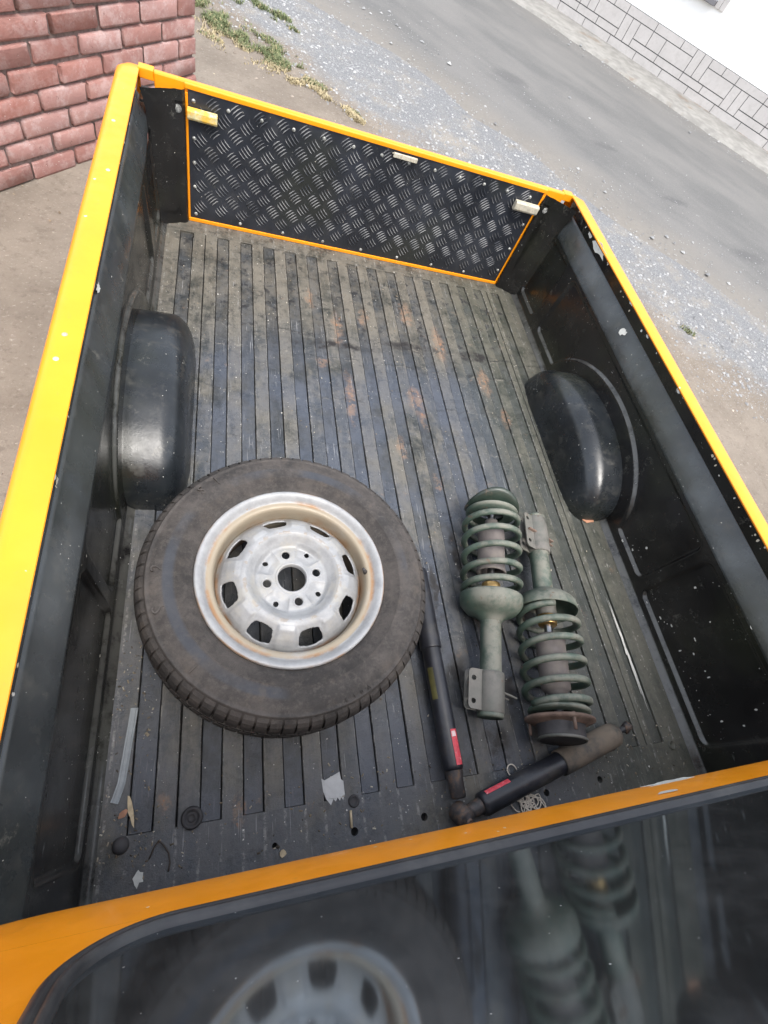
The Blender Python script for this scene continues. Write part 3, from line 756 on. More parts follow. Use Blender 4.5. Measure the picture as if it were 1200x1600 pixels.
# ---- side walls with pressed panels, ledge, black flange and yellow rail
def sdbox(y, z, y0, y1, z0, z1, r):
    dy = max(y0+r-y, y-y1+r, 0); dz = max(z0+r-z, z-z1+r, 0)
    ins = min(max(y0+r-y, y-y1+r), 0) if False else 0
    d = math.hypot(dy, dz)-r
    return d
def press(y, z):
    """0 flat, 1 pressed outwards"""
    def sm(d): return min(1, max(0, .5-d/.007))
    a = sm(sdbox(y, z, 1.445, 1.60, .042, .25, .02))
    b = sm(sdbox(y, z, .37, 1.375, .042, .25, .02))
    e = 1-((abs(y-AY)/(AA+.055))**2+(max(z, 0)/(.172+.042))**2)**.5
    b *= min(1, max(0, .5-e*.25/.009))
    c = sm(sdbox(y, z, -.062, .333, .034, .25, .02))
    return max(a, b, c)
for side in (-1, 1):
    ys = [YF-.07+(1.66-YF+.07)*i/520 for i in range(521)]; nz = 84
    V, F = [], []
    for y in ys:
        for k in range(nz+1):
            z = -.012+(.268+.012)*k/nz
            hw = HW+.010*max(0, z)/.268
            fil = .016*max(0, 1-max(z, 0)/.022)**2
            V.append((XC+side*(hw-fil+.0085*press(y, z)), y, z))
    m = nz+1
    for j in range(520):
        for k in range(nz):
            f = (j*m+k, j*m+k+1, (j+1)*m+k+1, (j+1)*m+k); F.append(f if side > 0 else tuple(reversed(f)))
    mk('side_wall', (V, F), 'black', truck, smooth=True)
    # ledge: sloping shelf that ends in a rounded tip short of the tailgate
    V, F = [], []; n = 60
    for i in range(n+1):
        y = YF-.07+(1.64-YF+.07)*i/n
        tap = min(1, max(0, (1.60-y)/.16)); tap = math.sin(tap*math.pi/2)
        prof = [(.668, .262), (.6645, .267), (.6655, .272), (.676, .298), (.690, .326), (.6925, .3305), (.696, .333)]
        for x, z in prof:
            x2 = .672+(x-.672)*(1 if x > .68 else tap); 
            V.append((XC+side*x2, y, z))
    m = 7
    for j in range(n):
        for k in range(m-1):
            f = (j*m+k, j*m+k+1, (j+1)*m+k+1, (j+1)*m+k); F.append(f if side > 0 else tuple(reversed(f)))
    mk('side_ledge', (V, F), 'ledge', truck, smooth=True)
    # black flange
    pr = [(.696, .3332), (.6955, .338), (.6895, .3700)]
    V, F = sweep_profile([(XC+side*x, z) for x, z in pr], YF-.07, 1.66, 30)
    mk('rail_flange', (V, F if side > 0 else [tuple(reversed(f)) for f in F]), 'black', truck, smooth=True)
    # yellow rail: rounded top and outer skin
    pr = [(.6905, .366), (.6878, .3705), (.6885, .3722), (.692, .3730), (.722, .3735), (.730, .3722), (.737, .368), (.742, .360), (.745, .345), (.757, .29), (.768, .2), (.775, .05), (.773, -.15), (.762, -.33), (.73, -.36)]
    V, F = [], []; n = 40
    for i in range(n+1):
        y = YF-.01+(1.705-YF+.01)*i/n
        rnd = max(0, (y-1.675)/.03); rnd = 1-math.sqrt(max(0, 1-min(1, rnd)**2))
        for x, z in pr:
            x2 = x-(.012*rnd if x > .70 else 0)
            V.append((XC+side*x2, y, z-.01*rnd))
    m = len(pr)
    for j in range(n):
        for k in range(m-1):
            f = (j*m+k, j*m+k+1, (j+1)*m+k+1, (j+1)*m+k); F.append(f if side > 0 else tuple(reversed(f)))
    F.append(tuple(n*m+k for k in range(m)) if side < 0 else tuple(reversed([n*m+k for k in range(m)])))
    mk('side_rail', (V, F), 'yellow', truck, smooth=True, auto=50)
    # rear corner post
    pr = [(.5785, 1.657), (.580, 1.650), (.588, 1.643), (.604, 1.640), (.612, 1.634), (.636, 1.622), (.650, 1.605), (.672, 1.595)]
    V, F = [], []; nz = 14
    for k in range(nz+1):
        z = -.006+(.362+.006)*k/nz
        for x, y in pr:
            fl = max(0, (z-.30)/.07)**2
            V.append((XC+side*(x+.014*fl*(1 if x > .64 else 0)), y+.006*math.sin(z*9)*(x > .61), z))
    m = len(pr)
    for k in range(nz):
        for i in range(m-1):
            f = (k*m+i, k*m+i+1, (k+1)*m+i+1, (k+1)*m+i); F.append(tuple(reversed(f)) if side > 0 else f)
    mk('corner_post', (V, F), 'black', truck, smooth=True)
    mk('rail_corner', box(*sorted((XC+side*.6545, XC+side*.692)), 1.672, 1.700, .3500, .3735), 'yellow', truck, bevel=.002)
    cp = [(XC+side*(x+.008*(x > .64)), y) for x, y in pr]+[(XC+side*.686, 1.600), (XC+side*.686, 1.668), (XC+side*.5785, 1.668)]
    if side > 0: cp = cp[::-1]
    n_ = len(cp)
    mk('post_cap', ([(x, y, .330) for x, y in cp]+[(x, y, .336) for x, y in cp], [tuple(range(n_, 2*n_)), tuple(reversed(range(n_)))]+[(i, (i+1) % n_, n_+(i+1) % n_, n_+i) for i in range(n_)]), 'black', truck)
# strike bolt on the posts
for side in (-1, 1):
    g_ = lathe([(.0, .004), (.006, .004), (.006, .001), (.010, .001), (.010, 0)], 14)
    mk('striker', g_, 'rivet', truck, T=frame((XC+side*.597, 1.6415, .318), (0, -1, 0)))
# ---- tailgate
tg = new_empty('tailgate', (XC, YR, 0)); tg.parent = truck; tg.location = Vector((XC, YR, 0))-WLOC['pickup_truck']
PL, PRt = XC-.5775, XC+.5775
PY = 1.6625
mk('tread_plate', box(PL+.006, PRt-.006, PY, PY+.004, .012, .3600), 'plate', tg, bevel=.0008)
mk('tailgate_skin', join(box(PL-.077, PRt+.077, PY+.006, PY+.024, -.17, .3740), box(PL-.077, PRt+.077, PY+.0245, PY+.05, -.17, .33)), 'yellow', tg, bevel=.004)
mk('tailgate_lip', box(PL-.002, PRt+.002, PY-.003, PY+.0058, .3605, .3732), 'yellow', tg, bevel=.002)
mk('side_edge', box(PL-.001, PL+.0055, PY-.001, PY+.012, .0115, .352), 'yellow', tg, bevel=.001)
mk('side_edge', box(PRt-.0055, PRt+.001, PY-.001, PY+.012, .0115, .352), 'yellow', tg, bevel=.001)
mk('bottom_edge', box(PL, PRt, PY-.003, PY+.012, .0005, .0115), 'yellow', tg, bevel=.0015)
# five-bar style tread: little lens-shaped bars in a basket weave set on its corner
V, F = [], []
rd = random.Random(5); cell = .0450; c45 = math.sqrt(.5)
for i in range(-40, 41):
    for j in range(-40, 41):
        uu, ww = (i+.5)*cell, (j+.5)*cell
        cx = (uu-ww)*c45; cz = (uu+ww)*c45
        X0, Z0 = XC+cx, .18+cz
        if not (PL+.012 < X0 < PRt-.012 and .022 < Z0 < .343): continue
        horiz = (i+j) % 2 == 0
        nb = 5 if horiz else 4
        for b in range(nb):
            o = (b-(nb-1)/2)*(.0086 if horiz else .0098)
            L = .0178*(1 if 0 < b < nb-1 else .86)
            # local axes: along the bar (d) and across (e)
            d = (c45, c45) if horiz else (-c45, c45); e = (-d[1], d[0])
            bx, bz = X0+e[0]*o, Z0+e[1]*o
            if not (PL+.02 < bx < PRt-.02 and .018 < bz < .346): continue
            n0 = len(V); w = .0015; pts = []
            for s, ww2, hh in ((-1, 0, 0), (-.45, w, .0), (.45, w, .0), (1, 0, 0), (.45, -w, 0), (-.45, -w, 0), (-.5, 0, .0026), (.5, 0, .0026)):
                bow = .0026*(1-s*s)
                V.append((bx+d[0]*s*L+e[0]*(ww2+bow), PY-hh-.0001 if hh else PY+.0002, bz+d[1]*s*L+e[1]*(ww2+bow)))
            F += [(n0, n0+1, n0+6), (n0+1, n0+2, n0+7, n0+6), (n0+2, n0+3, n0+7), (n0+3, n0+4, n0+7), (n0+4, n0+5, n0+6, n0+7), (n0+5, n0, n0+6)]
tb = mk('tread_bars', (V, F), 'bars', tg); tb['kind'] = 'stuff'
rv_ = lathe([(.0, .0032), (.0025, .0030), (.0048, .0018), (.0055, 0)], 12)
rp = [(PL+.02+.0905*i, .336) for i in range(13)]+[(PL+.02, .245), (PL+.02, .18), (PL+.02, .11), (PL+.022, .026), (PRt-.02, .245), (PRt-.02, .15), (PRt-.02, .06)]+[(PL+.16+.14*i, .024) for i in range(7)]
first = None
for x, z in rp:
    if first is None: first = mk('rivet', rv_, 'rivet', tg, smooth=True, T=frame((x, PY-.0002, z), (0, -1, 0)), origin=(x, PY, z))
    else:
        o = bpy.data.objects.new('rivet', first.data); S.collection.objects.link(o); o.parent = tg; o.location = Vector((x, PY, z))-WLOC['tailgate']
# latch bars
def latch(x0, x1, z0, z1, zt, m):
    g_ = []
    th = .016
    V = []; prof = [(0, PY-.004), (0, PY-.018), (.006, PY-.022), (z1-z0-.004, PY-.022), (z1-z0, PY-.018), (z1-z0, PY-.004)]
    for x, sh in ((x0, 0), (x0+(x1-x0)*.85, zt*.85), (x1, zt)):
        for dz, y in prof: V.append((x, y, z0+dz+sh))
    F = []
    for j in range(2):
        for k in range(6): F.append((j*6+k, j*6+(k+1) % 6, (j+1)*6+(k+1) % 6, (j+1)*6+k))
    F.append(tuple(reversed(range(6)))); F.append(tuple(range(12, 18)))
    return V, F
mk('latch_bar', latch(PL+.004, PL+.082, .297, .323, .0, 0), 'latch', tg, bevel=.0015)
mk('latch_bar', latch(PRt-.098, PRt-.004, .292, .322, .0, 0), 'latch2', tg, bevel=.0015)
h_ = mk('tailgate_handle', join(box(XC+.015, XC+.100, PY-.005, PY-.0005, .349, .352), box(XC+.018, XC+.097, PY-.012, PY-.005, .3435, .3565)), 'latch2', tg, bevel=.002)

# ---- cab: rear panel, window, roof, interior
TILT = math.radians(10); yw = lambda z: -.085-math.tan(TILT)*(z-.487)
def onw(x, s, d=0):
    """point on the tilted cab rear: s metres up the panel from z=.487, d metres out of it"""
    return Vector((x, -.085-math.sin(TILT)*s+math.cos(TILT)*d, .487+math.cos(TILT)*s+math.sin(TILT)*d))
WX0, WX1, WS0, WS1, WR = -.100, 1.06, 0.0, .375, .085
xo0, xo1 = XC-.742, XC+.742
outer = [(xo0, -.012), (xo1, -.012), (xo1-.02, .30), (xo1-.06, .45), (xo0+.06, .45), (xo0+.02, .30)]
gp_ = plate2d(outer, [rrect(WX0, WX1, WS0, WS1, WR, 12)], .004)
mk('cab_rear_panel', ([onw(x, s, z-.002) for x, s, z in gp_[0]], gp_[1]), 'yellow', truck)
# lower panel down to the bed with a rolled top edge
pr = [(yw(.475)+.000, .4750), (-.0795, .455), (-.0760, .41), (-.0755, .385), (-.0762, .3765), (-.080, .3735), (-.090, .372)]
V, F = [], []
nX = 60
for i in range(nX+1):
    x = xo0+(xo1-xo0)*i/nX
    # panel flares forward into the side rails at both corners
    e = max(0, (abs(x-XC)-.60)/.10); fl = -.012*min(1, e)**2
    for k, (y, z) in enumerate(pr): V.append((x, y+fl*(1 if k > 1 else 0)*.5, z-(.01*min(1, e) if k > 3 else 0)))
m = len(pr)
for i in range(nX):
    for k in range(m-1): F.append((i*m+k, i*m+k+1, (i+1)*m+k+1, (i+1)*m+k))
mk('bed_front_edge', (V, [tuple(reversed(f)) for f in F]), 'yellow', truck, smooth=True)
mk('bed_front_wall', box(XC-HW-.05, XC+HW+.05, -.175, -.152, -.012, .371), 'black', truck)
win = new_empty('rear_window', onw(XC, WS0)); win.parent = truck; win.location = onw(XC, WS0)-WLOC['pickup_truck']
# rubber seal: stepped section swept round the opening
sec = [(-.004, .0005), (.0, .006), (.007, .0085), (.013, .0075), (.0150, .0050), (.0175, .0052), (.021, .0090), (.027, .0085), (.031, .0040), (.0325, -.002), (.036, -.003)]
base = rrect(WX0, WX1, WS0, WS1, WR, 14)
V, F = [], []; cxm, csm = (WX0+WX1)/2, (WS0+WS1)/2; L = len(base)
for i in range(L):
    a = base[i-1]; b = base[(i+1) % L]; t_ = Vector((b[0]-a[0], b[1]-a[1])).normalized(); nrm = Vector((-t_.y, t_.x))
    for inw, d in [(q[0]*.52, q[1]*.75) for q in sec]: V.append(onw(base[i][0]+nrm.x*inw, base[i][1]+nrm.y*inw, d))
m = len(sec)
for i in range(L):
    j = (i+1) % L
    for k in range(m-1): F.append((i*m+k, j*m+k, j*m+k+1, i*m+k+1))
mk('window_seal', (V, F), 'rubber_seal', win, smooth=True)
gi = rrect(WX0+.018, WX1-.018, WS0+.018, WS1-.018, WR-.018, 14)
n = len(gi)
V = [onw(x, s, 0) for x, s in gi]+[onw(x, s, -.004) for x, s in gi]
F = [tuple(range(n)), tuple(reversed(range(n, 2*n)))]+[(i, n+i, n+(i+1) % n, (i+1) % n) for i in range(n)]
mk('window_glass', (V, F), None, win, mats=['glass', 'clear'], fm=[0]+[1]*(n+1))
# roof, pillars, doors, seats, floor
def slab(x0, x1, y0, y1, z0, z1, m_, nm, bv=.0): return mk(nm, box(x0, x1, y0, y1, z0, z1), m_, truck, bevel=bv)
slab(xo0+.06, xo1-.06, -1.35, -.160, .932, .965, 'yellow', 'roof', .012)
for side in (-1, 1):
    xa, xb = sorted((XC+side*.700, XC+side*.742))
    d = slab(xa, xb, -1.25, -.135, -.35, .475, 'yellow', 'door', .01)
    slab(*sorted((XC+side*.60, XC+side*.675)), -.24, -.17, .48, .931, 'yellow', 'pillar', .01)
slab(xo0+.05, xo1-.05, -1.3, -.13, -.36, -.30, 'dark', 'cab_floor')
slab(xo0+.05, xo1-.05, -.215, -.180, -.29, .36, 'dark', 'cab_back_trim')
slab(xo0+.05, xo1-.05, -1.32, -1.26, -.29, .45, 'dark', 'dashboard')
for x0, x1, yb in ((-.03, .46, -.235), (.56, 1.04, -.36)):
    st = mk('seat', box(x0, x1, yb-.13, yb, -.05, .60), 'seat', truck, bevel=.05)
    mk('seat_cushion', box(x0, x1, yb-.62, yb-.135, -.10, .06), 'seat', st, bevel=.04)
    mk('headrest', box(x0+.12, x1-.12, yb-.12, yb-.02, .64, .80), 'seat', st, bevel=.04)

# ---- paint chips and flakes on the truck (thin raised islands)
def flake_on(name, c, nrm, rx, ry, seed, rot=0, mat='flake', rough=.35):
    gg = blob_plate(0, 0, 0, rx, ry, .0005, 16, rough, seed, rot)
    return mk(name, gg, mat, truck, T=frame(c, nrm, (0, 1, 0)))
flake_on('paint_chip', (XC+.6905, 1.395, .3615), (-1, 0, .1), .05, .014, 3)
flake_on('paint_chip', (XC+.6915, 1.475, .3605), (-1, 0, .1), .014, .009, 4)
flake_on('paint_chip', (XC+.690, 1.12, .3685), (-1, 0, .1), .010, .004, 14)
flake_on('paint_chip', (XC+.681, 1.06, .312), (-.9, 0, .45), .012, .010, 5)
flake_on('paint_chip', (XC+.6675, .17, .2735), (-.9, 0, .45), .020, .006, 6)
flake_on('paint_chip', (XC-.5985, 1.6393, .018), (0, -1, 0), .012, .014, 7)
flake_on('paint_chip', (XC-.692, .86, .3345), (1, 0, .4), .012, .005, 8)
flake_on('paint_chip', (.640, -.0755, .392), (0, 1, .2), .008, .044, 9, 0)
flake_on('paint_chip', (.575, -.0785, .452), (0, 1, .1), .005, .018, 19, 0)
flake_on('paint_chip', (.935, -.0756, .3795), (0, 1, .4), .002, .020, 10, 0)
for i in range(16):
    rd = random.Random(i+40); x = XC+HW+.0095-.0005; y = rd.uniform(-.05, .5); z = rd.uniform(.03, .20)
    flake_on('paint_chip', (XC+HW+.0085*press(y, z)+.010*z/.268-.0006, y, z), (-1, 0, .03), rd.uniform(.0015, .005), rd.uniform(.0012, .004), i+60)
mk('paint_chip', xf(blob_plate(0, 0, 0, .0042, .105, .0005, 44, .55, 31), Matrix.Translation((1.042, .195, .0010))), 'flake', truck)
mk('rust_patch', xf(blob_plate(0, 0, 0, .020, .012, .0008, 16, .3, 33), Matrix.Translation((1.075, .578, .004))), 'leaf', truck)
rd = random.Random(91)
for i in range(46):
    sd_ = -1 if i % 3 == 0 else 1; y = rd.uniform(.0, 1.6)
    flake_on('paint_chip', (XC+sd_*.6903, y, rd.uniform(.350, .3668)), (-sd_, 0, .12), rd.uniform(.0012, .0032)*(2.2 if rd.random() < .15 else 1), rd.uniform(.001, .0035), 200+i, 0, 'latch2' if rd.random() < .6 else 'flake')
# dome bolts and plugs in the floor
mk('floor_bolt', lathe([(0, .010), (.006, .0095), (.011, .007), (.013, 0)], 18), 'rubber', truck, smooth=True, T=Matrix.Translation((-.127, -.05, .0005)))
mk('floor_plug', lathe([(0, .001), (.006, .001), (.0075, .003), (.010, .0035), (.0112, 0)], 20), 'rubber', truck, smooth=True, T=Matrix.Translation((.267, -.046, .0003)))
mk('floor_plug', lathe([(0, .001), (.006, .001), (.0075, .003), (.010, .0035), (.0112, 0)], 20), 'rib', truck, smooth=True, T=Matrix.Translation((1.075, -.048, .0003)))
# small bolts along the left rail
for x, y in ((XC-.716, 1.38), (XC-.714, .69), (XC-.718, .635), (XC-.705, 1.18)):
    mk('rail_bolt', lathe([(0, .0016), (.003, .0014), (.0045, 0)], 12), 'latch2', truck, smooth=True, T=Matrix.Translation((x, y, .3735)))

# ================================================================== SPARE WHEEL
WC = Vector((.152, .356, 0)); TW = Matrix.Translation(WC)
def build_wheel(prefix_parent, T):
    root = prefix_parent
    # tyre: closed section
    zc = .087
    prof = [(.172, .150), (.1805, .1545), (.188, .1600), (.198, .1660), (.212, .1695), (.2135, .1705), (.216, .1705), (.2175, .1698), (.230, .1705), (.245, .1690), (.258, .1650), (.2635, .1632), (.2650, .1642), (.2668, .1640), (.2680, .1615), (.2745, .1560),
            (.2790, .148), (.2815, .138), (.2825, .10), (.2825, .07), (.2815, .036), (.2790, .026), (.2745, .018), (.258, .009), (.245, .004), (.230, .002), (.205, .006), (.188, .014), (.172, .024), (.165, .04), (.163, .087), (.165, .134)]
    fr = lambda r: r if r < .1815 else .1815+(r-.1815)*.935
    prof = [(fr(r), z) for r, z in prof]
    ty = mk('tyre', lathe(prof, 96, closed=True), 'tyre', root, smooth=True, T=T)
    # tread blocks: shoulder rows bent over the edge plus crown rows
    V, F = [], []
    N = 74
    def blk(a0, a1, pts):
        n0 = len(V); m = len(pts)
        for a in (a0, (a0+a1)/2, a1):
            for r, z in pts: V.append((fr(r)*math.cos(a), fr(r)*math.sin(a), z))
        for s in range(2):
            for k in range(m-1): F.append((n0+s*m+k, n0+s*m+k+1, n0+(s+1)*m+k+1, n0+(s+1)*m+k))
        F.append(tuple(n0+k for k in range(m))); F.append(tuple(reversed([n0+2*m+k for k in range(m)])))
    rd = random.Random(3)
    for i in range(N):
        a = 2*math.pi*i/N; w = 2*math.pi/N; g_ = w*.17; j_ = rd.uniform(-.004, .004)
        for up in (1, -1):
            zz = (lambda z: z) if up > 0 else (lambda z: .174-z)
            pts = [(.2660, .1555), (.2700, .1600), (.2768, .1560), (.2830, .1490), (.2868, .1400), (.2885, .1280), (.2890, .1150), (.2815, .1150)]
            pts = [(r, zz(z)) for r, z in pts]
            if up < 0: pts = pts[::-1]
            blk(a+g_+j_, a+w+j_*.5, pts)
        for zc_, sh in ((.100, .4), (.074, .1)):
            blk(a+g_+sh*w, a+w+sh*w, [(.2815, zc_+.010), (.2892, zc_+.010), (.2893, zc_-.010), (.2815, zc_-.010)][::-1])
        # sipe notch strips
    tr = mk('tread', (V, F), 'tyre', ty, T=T); tr['kind'] = 'stuff'
    # rim barrel
    prof = [(.1745, .1500), (.1800, .1530), (.1822, .1575), (.1812, .1615), (.1780, .1628), (.1745, .1618), (.1705, .1585), (.1665, .1535), (.1635, .1490), (.1608, .1478), (.1580, .1480), (.1540, .1478), (.1505, .1462), (.1480, .1410), (.1465, .1300), (.1455, .1180), (.1445, .0850), (.1450, .0500), (.1560, .0350), (.1650, .0200), (.1780, .0120)]
    rim = mk('rim', lathe(prof, 96), 'rim', root, smooth=True, T=T)
    # disc with eight windows, crown, hub pads and holes, as a fine polar height field with cells left out
    NA, rs = 384, []
    r0 = .0285
    rl = [.0285, .0290, .0300]+[.031+.0015*k for k in range(76)]+[.1452]
    V, F = [], []
    def disc_z(r, a):
        # base section
        P_ = [(.0, .1165), (.0285, .1140), (.0305, .1185), (.034, .1180), (.060, .1165), (.066, .1150), (.070, .1165), (.078, .1240), (.086, .1335), (.091, .1372), (.097, .1368), (.103, .1345), (.112, .1290), (.125, .1180), (.134, .1075), (.140, .0990), (.1455, .0940)]
        for i in range(len(P_)-1):
            if P_[i][0] <= r <= P_[i+1][0]:
                t_ = (r-P_[i][0])/(P_[i+1][0]-P_[i][0]); z = P_[i][1]+(P_[i+1][1]-P_[i][1])*t_; break
        else: z = P_[-1][1]
        # raised pads at the bolts, dished pads between them
        for k in range(4):
            ang = math.radians(102-90*k)
            dx, dy = r*math.cos(a)-.050*math.cos(ang), r*math.sin(a)-.050*math.sin(ang)
            ang2 = ang+math.radians(45)
            d2 = abs(((a-ang2+math.pi) % (2*math.pi))-math.pi)
            if .037 < r < .074:
                w = max(0, 1-(d2/.42)**4)*max(0, min(1, (r-.037)/.012))
                z -= .0052*w*(1 if r < .068 else max(0, (.076-r)/.008))
        # spokes between windows stand proud; windows lie in dished pockets
        q = (a*8/(2*math.pi)+.5+.70) % 1-.5           # -.5 .. .5, 0 at a window
        if r > .100:
            sp = min(1, max(0, (abs(q)-.27)/.07)); f = min(1, (r-.100)/.010)*min(1, max(0, (.143-r)/.010))
            z += .0050*f*(sp-.35)
        return z+.014
    def hole(r, a):
        q = (a*8/(2*math.pi)+.5+.70) % 1-.5
        wr = .1225; dr = (r-wr)/.0128; da = q/(.235+.02*(r-wr)/.01)
        if (abs(dr)**5+abs(da)**5) < 1: return True
        for k in range(4):
            ang = math.radians(102-90*k)
            if math.hypot(r*math.cos(a)-.050*math.cos(ang), r*math.sin(a)-.050*math.sin(ang)) < .0084: return True
            ang += math.radians(45)
            if math.hypot(r*math.cos(a)-.0605*math.cos(ang), r*math.sin(a)-.0605*math.sin(ang)) < .0053: return True
        return False
    for r in rl:
        for i in range(NA):
            a = 2*math.pi*i/NA; V.append((r*math.cos(a), r*math.sin(a), disc_z(r, a)))
    for j in range(len(rl)-1):
        for i in range(NA):
            a = 2*math.pi*(i+.5)/NA; r = (rl[j]+rl[j+1])/2
            if not hole(r, a): F.append((j*NA+i, (j+1)*NA+i, (j+1)*NA+(i+1) % NA, j*NA+(i+1) % NA))
    # smooth the hole outlines: move boundary vertices a little towards the true outline
    used = set(i for f in F for i in f); remap = {}; V2 = []
    for i in sorted(used): remap[i] = len(V2); V2.append(V[i])
    F = [tuple(remap[i] for i in f) for f in F]
    o = mk('wheel_disc', (V2, F), 'rim', rim, smooth=True, T=T)
    bm = bmesh.new(); bm.from_mesh(o.data)
    for _ in range(3):
        bv = [v for v in bm.verts if v.is_boundary]
        new = {}
        for v in bv:
            ns = [e.other_vert(v) for e in v.link_edges if e.is_boundary]
            if len(ns) == 2: new[v] = (v.co*2+ns[0].co+ns[1].co)/4
        for v, c_ in new.items(): v.co = c_
    bm.to_mesh(o.data); bm.free()
    md = o.modifiers.new('solid', 'SOLIDIFY'); md.thickness = .0032; md.offset = -1
    # coned seats of the bolt holes and hub lip
    for k in range(4):
        ang = math.radians(102-90*k)
        mk('bolt_seat', lathe([(.0078, .1245), (.0082, .1270), (.0106, .1288), (.0116, .1282)], 20), 'rim', o, smooth=True, T=T @ Matrix.Translation((.050*math.cos(ang), .050*math.sin(ang), .0038)))
    mk('hub_ring', lathe([(.0283, .1190), (.0283, .1325), (.0300, .1336), (.0325, .1330), (.034, .1318)], 48), 'rim', o, smooth=True, T=T)
    # valve
    va = math.radians(2)
    vb = Vector((.1500*math.cos(va), .1500*math.sin(va), .141))
    vt = vb+Vector((-.010*math.cos(va), -.010*math.sin(va), .020))
    mk('valve', tube([vb, vb+(vt-vb)*.5, vt], .004, 10, rr=[.0052, .0038, .0030]), 'rubber', rim, smooth=True, T=T)
    return ty
wh = new_empty('car_wheel', WC); tag(wh, 'loose silver steel car wheel with dusty tyre lying flat on the bed floor', 'wheel')
ty = build_wheel(wh, TW)
# moulded lettering on the sidewall, following the circle
def arc_text(s, r, a_mid, size, z, step, parent, T, flip=False, ex=.0006):
    n = len(s); gs = []
    for i, ch in enumerate(s):
        if ch == ' ': continue
        a = a_mid+(i-(n-1)/2)*step*(1 if flip else -1)
        cu = bpy.data.curves.new('letter', 'FONT'); cu.body = ch; cu.size = size; cu.extrude = ex; cu.align_x = 'CENTER'; cu.align_y = 'CENTER'; cu.resolution_u = 3
        o = bpy.data.objects.new('letter', cu); S.collection.objects.link(o); bpy.context.view_layer.update()
        me = bpy.data.meshes.new_from_object(o.evaluated_get(bpy.context.evaluated_depsgraph_get()))
        rot = a-math.pi/2 if not flip else a+math.pi/2
        Tl = Matrix.Translation((r*math.cos(a), r*math.sin(a), z)) @ Matrix.Rotation(rot, 4, 'Z')
        gs.append(([Tl @ v.co for v in me.vertices], [tuple(p.vertices) for p in me.polygons]))
        bpy.data.objects.remove(o); bpy.data.curves.remove(cu); bpy.data.meshes.remove(me)
    return mk('sidewall_lettering', join(*gs), 'tyre', parent, T=T)
arc_text('2', .241, math.radians(178), .030, .1692, .1, ty, TW, ex=.0020)
arc_text('S', .241, math.radians(196), .034, .1692, .1, ty, TW, ex=.0020)
arc_text('1', .243, math.radians(224), .026, .1690, .1, ty, TW, ex=.0020)
arc_text('K 1 0 A', .2545, math.radians(293), .010, .1660, .030, ty, TW, flip=True, ex=.0012)
arc_text('S 1', .243, math.radians(131), .026, .1690, .075, ty, TW, ex=.0020)

# ================================================================== SUSPENSION STRUTS
def helix(R_, z0, z1, turns, n=26, a0=0, shrink=None):
    P_ = []; N = int(turns*n)
    for i in range(N+1):
        t_ = i/N; a = a0+2*math.pi*turns*t_
        e = t_
        # dead coils at both ends
        z = z0+(z1-z0)*(t_+.02*math.sin(2*math.pi*t_)*-1)
        rr = R_*(1 if shrink is None else shrink(t_))
        P_.append((rr*math.cos(a), rr*math.sin(a), z))
    return P_
def strut(root, T, s, var=0):
    """local Z runs from the clamp end (0) to the top mount; s maps measured stations"""
    tr = .0245
    tb = mk('strut_tube', lathe([(0, .004), (.020, .003), (tr+.002, .000), (tr+.004, .004), (tr+.004, .010), (tr+.001, .012), (tr+.001, s['br']), (tr-.0005, s['br']+.004), (tr-.0005, s['seat0'])], 32), 'green', root, smooth=True, T=T)
    # clamp: folded plate round the tube, two ears with bolt holes
    pl = plate2d(rrect(-.0, .058, 0, s['br']-.012, .010, 6), [circ(.046, .016, .0055, 14), circ(.046, s['br']-.032, .0055, 14)], .003)
    e_ = s.get('ear', -1)
    for dz in (-.011, .011):
        mk('clamp_ear', pl, 'bracket', tb, T=T @ Matrix.Translation((dz, 0, .012)) @ Matrix(((0, 0, 1, 0), (e_, 0, 0, 0), (0, 1, 0, 0), (0, 0, 0, 1))), bevel=.0008)
    mk('clamp', lathe([(tr+.0045, .010), (tr+.0058, .013), (tr+.0058, s['br']-.006), (tr+.0045, s['br']-.001), (tr+.001, s['br'])], 32), 'bracket', tb, smooth=True, T=T)
    # spring seat (dish)
    a, b = s['seat0'], s['seat1']
    mk('spring_seat', lathe([(tr, a-.004), (tr+.004, a+.001), (.040, a+.010), (.058, a+.017), (.067, a+.027), (.0725, a+.035), (.0740, a+.043), (.0745, b-.004), (.0738, b), (.0722, b-.001), (.0712, a+.043), (.070, a+.032), (.050, a+.022), (.024, a+.016)], 48), 'green', root, smooth=True, T=T)
    mk('strut_neck', lathe([(.0, b+.012), (.020, b+.012), (.0245, b+.008), (.0245, a+.010)], 28), 'bracket', root, smooth=True, T=T)
    mk('gold_sleeve', lathe([(.0, b+.034), (.0205, b+.034), (.0222, b+.031), (.0222, b+.010)], 28), 'brass', root, smooth=True, T=T)
    mk('piston_rod', lathe([(.0095, b), (.0095, s['top']-.03)], 20), 'steel', root, smooth=True, T=T)
    c0, c1 = s['boot0'], s['boot1']
    mk('dust_boot', lathe([(.028, c0+.004), (.0350, c0), (.0365, c0+.003), (.0350, c0+.008), (.0335, c0+.014), (.0330, c1-.020), (.0315, c1-.004), (.026, c1), (.018, c1+.006), (.016, c1+.02), (.010, c1+.022)], 36), 'boot', root, smooth=True, T=T)
    sh = lambda t_: .93+.07*min(1, t_/.10) if t_ < .5 else .93+.07*min(1, (1-t_)/.14)
    mk('coil_spring', tube(helix(.0680, b+.002, s['sp1'], s['turns'], 30, s['a0'], sh), .0080, 10), 'green', root, smooth=True, T=T)
    z = s['sp1']
    mk('upper_spring_seat', lathe([(.030, z-.004), (.060, z-.001), (.066, z+.004), (.0665, z+.008), (.060, z+.011), (.040, z+.012)], 40), 'green', root, smooth=True, T=T)
    return z
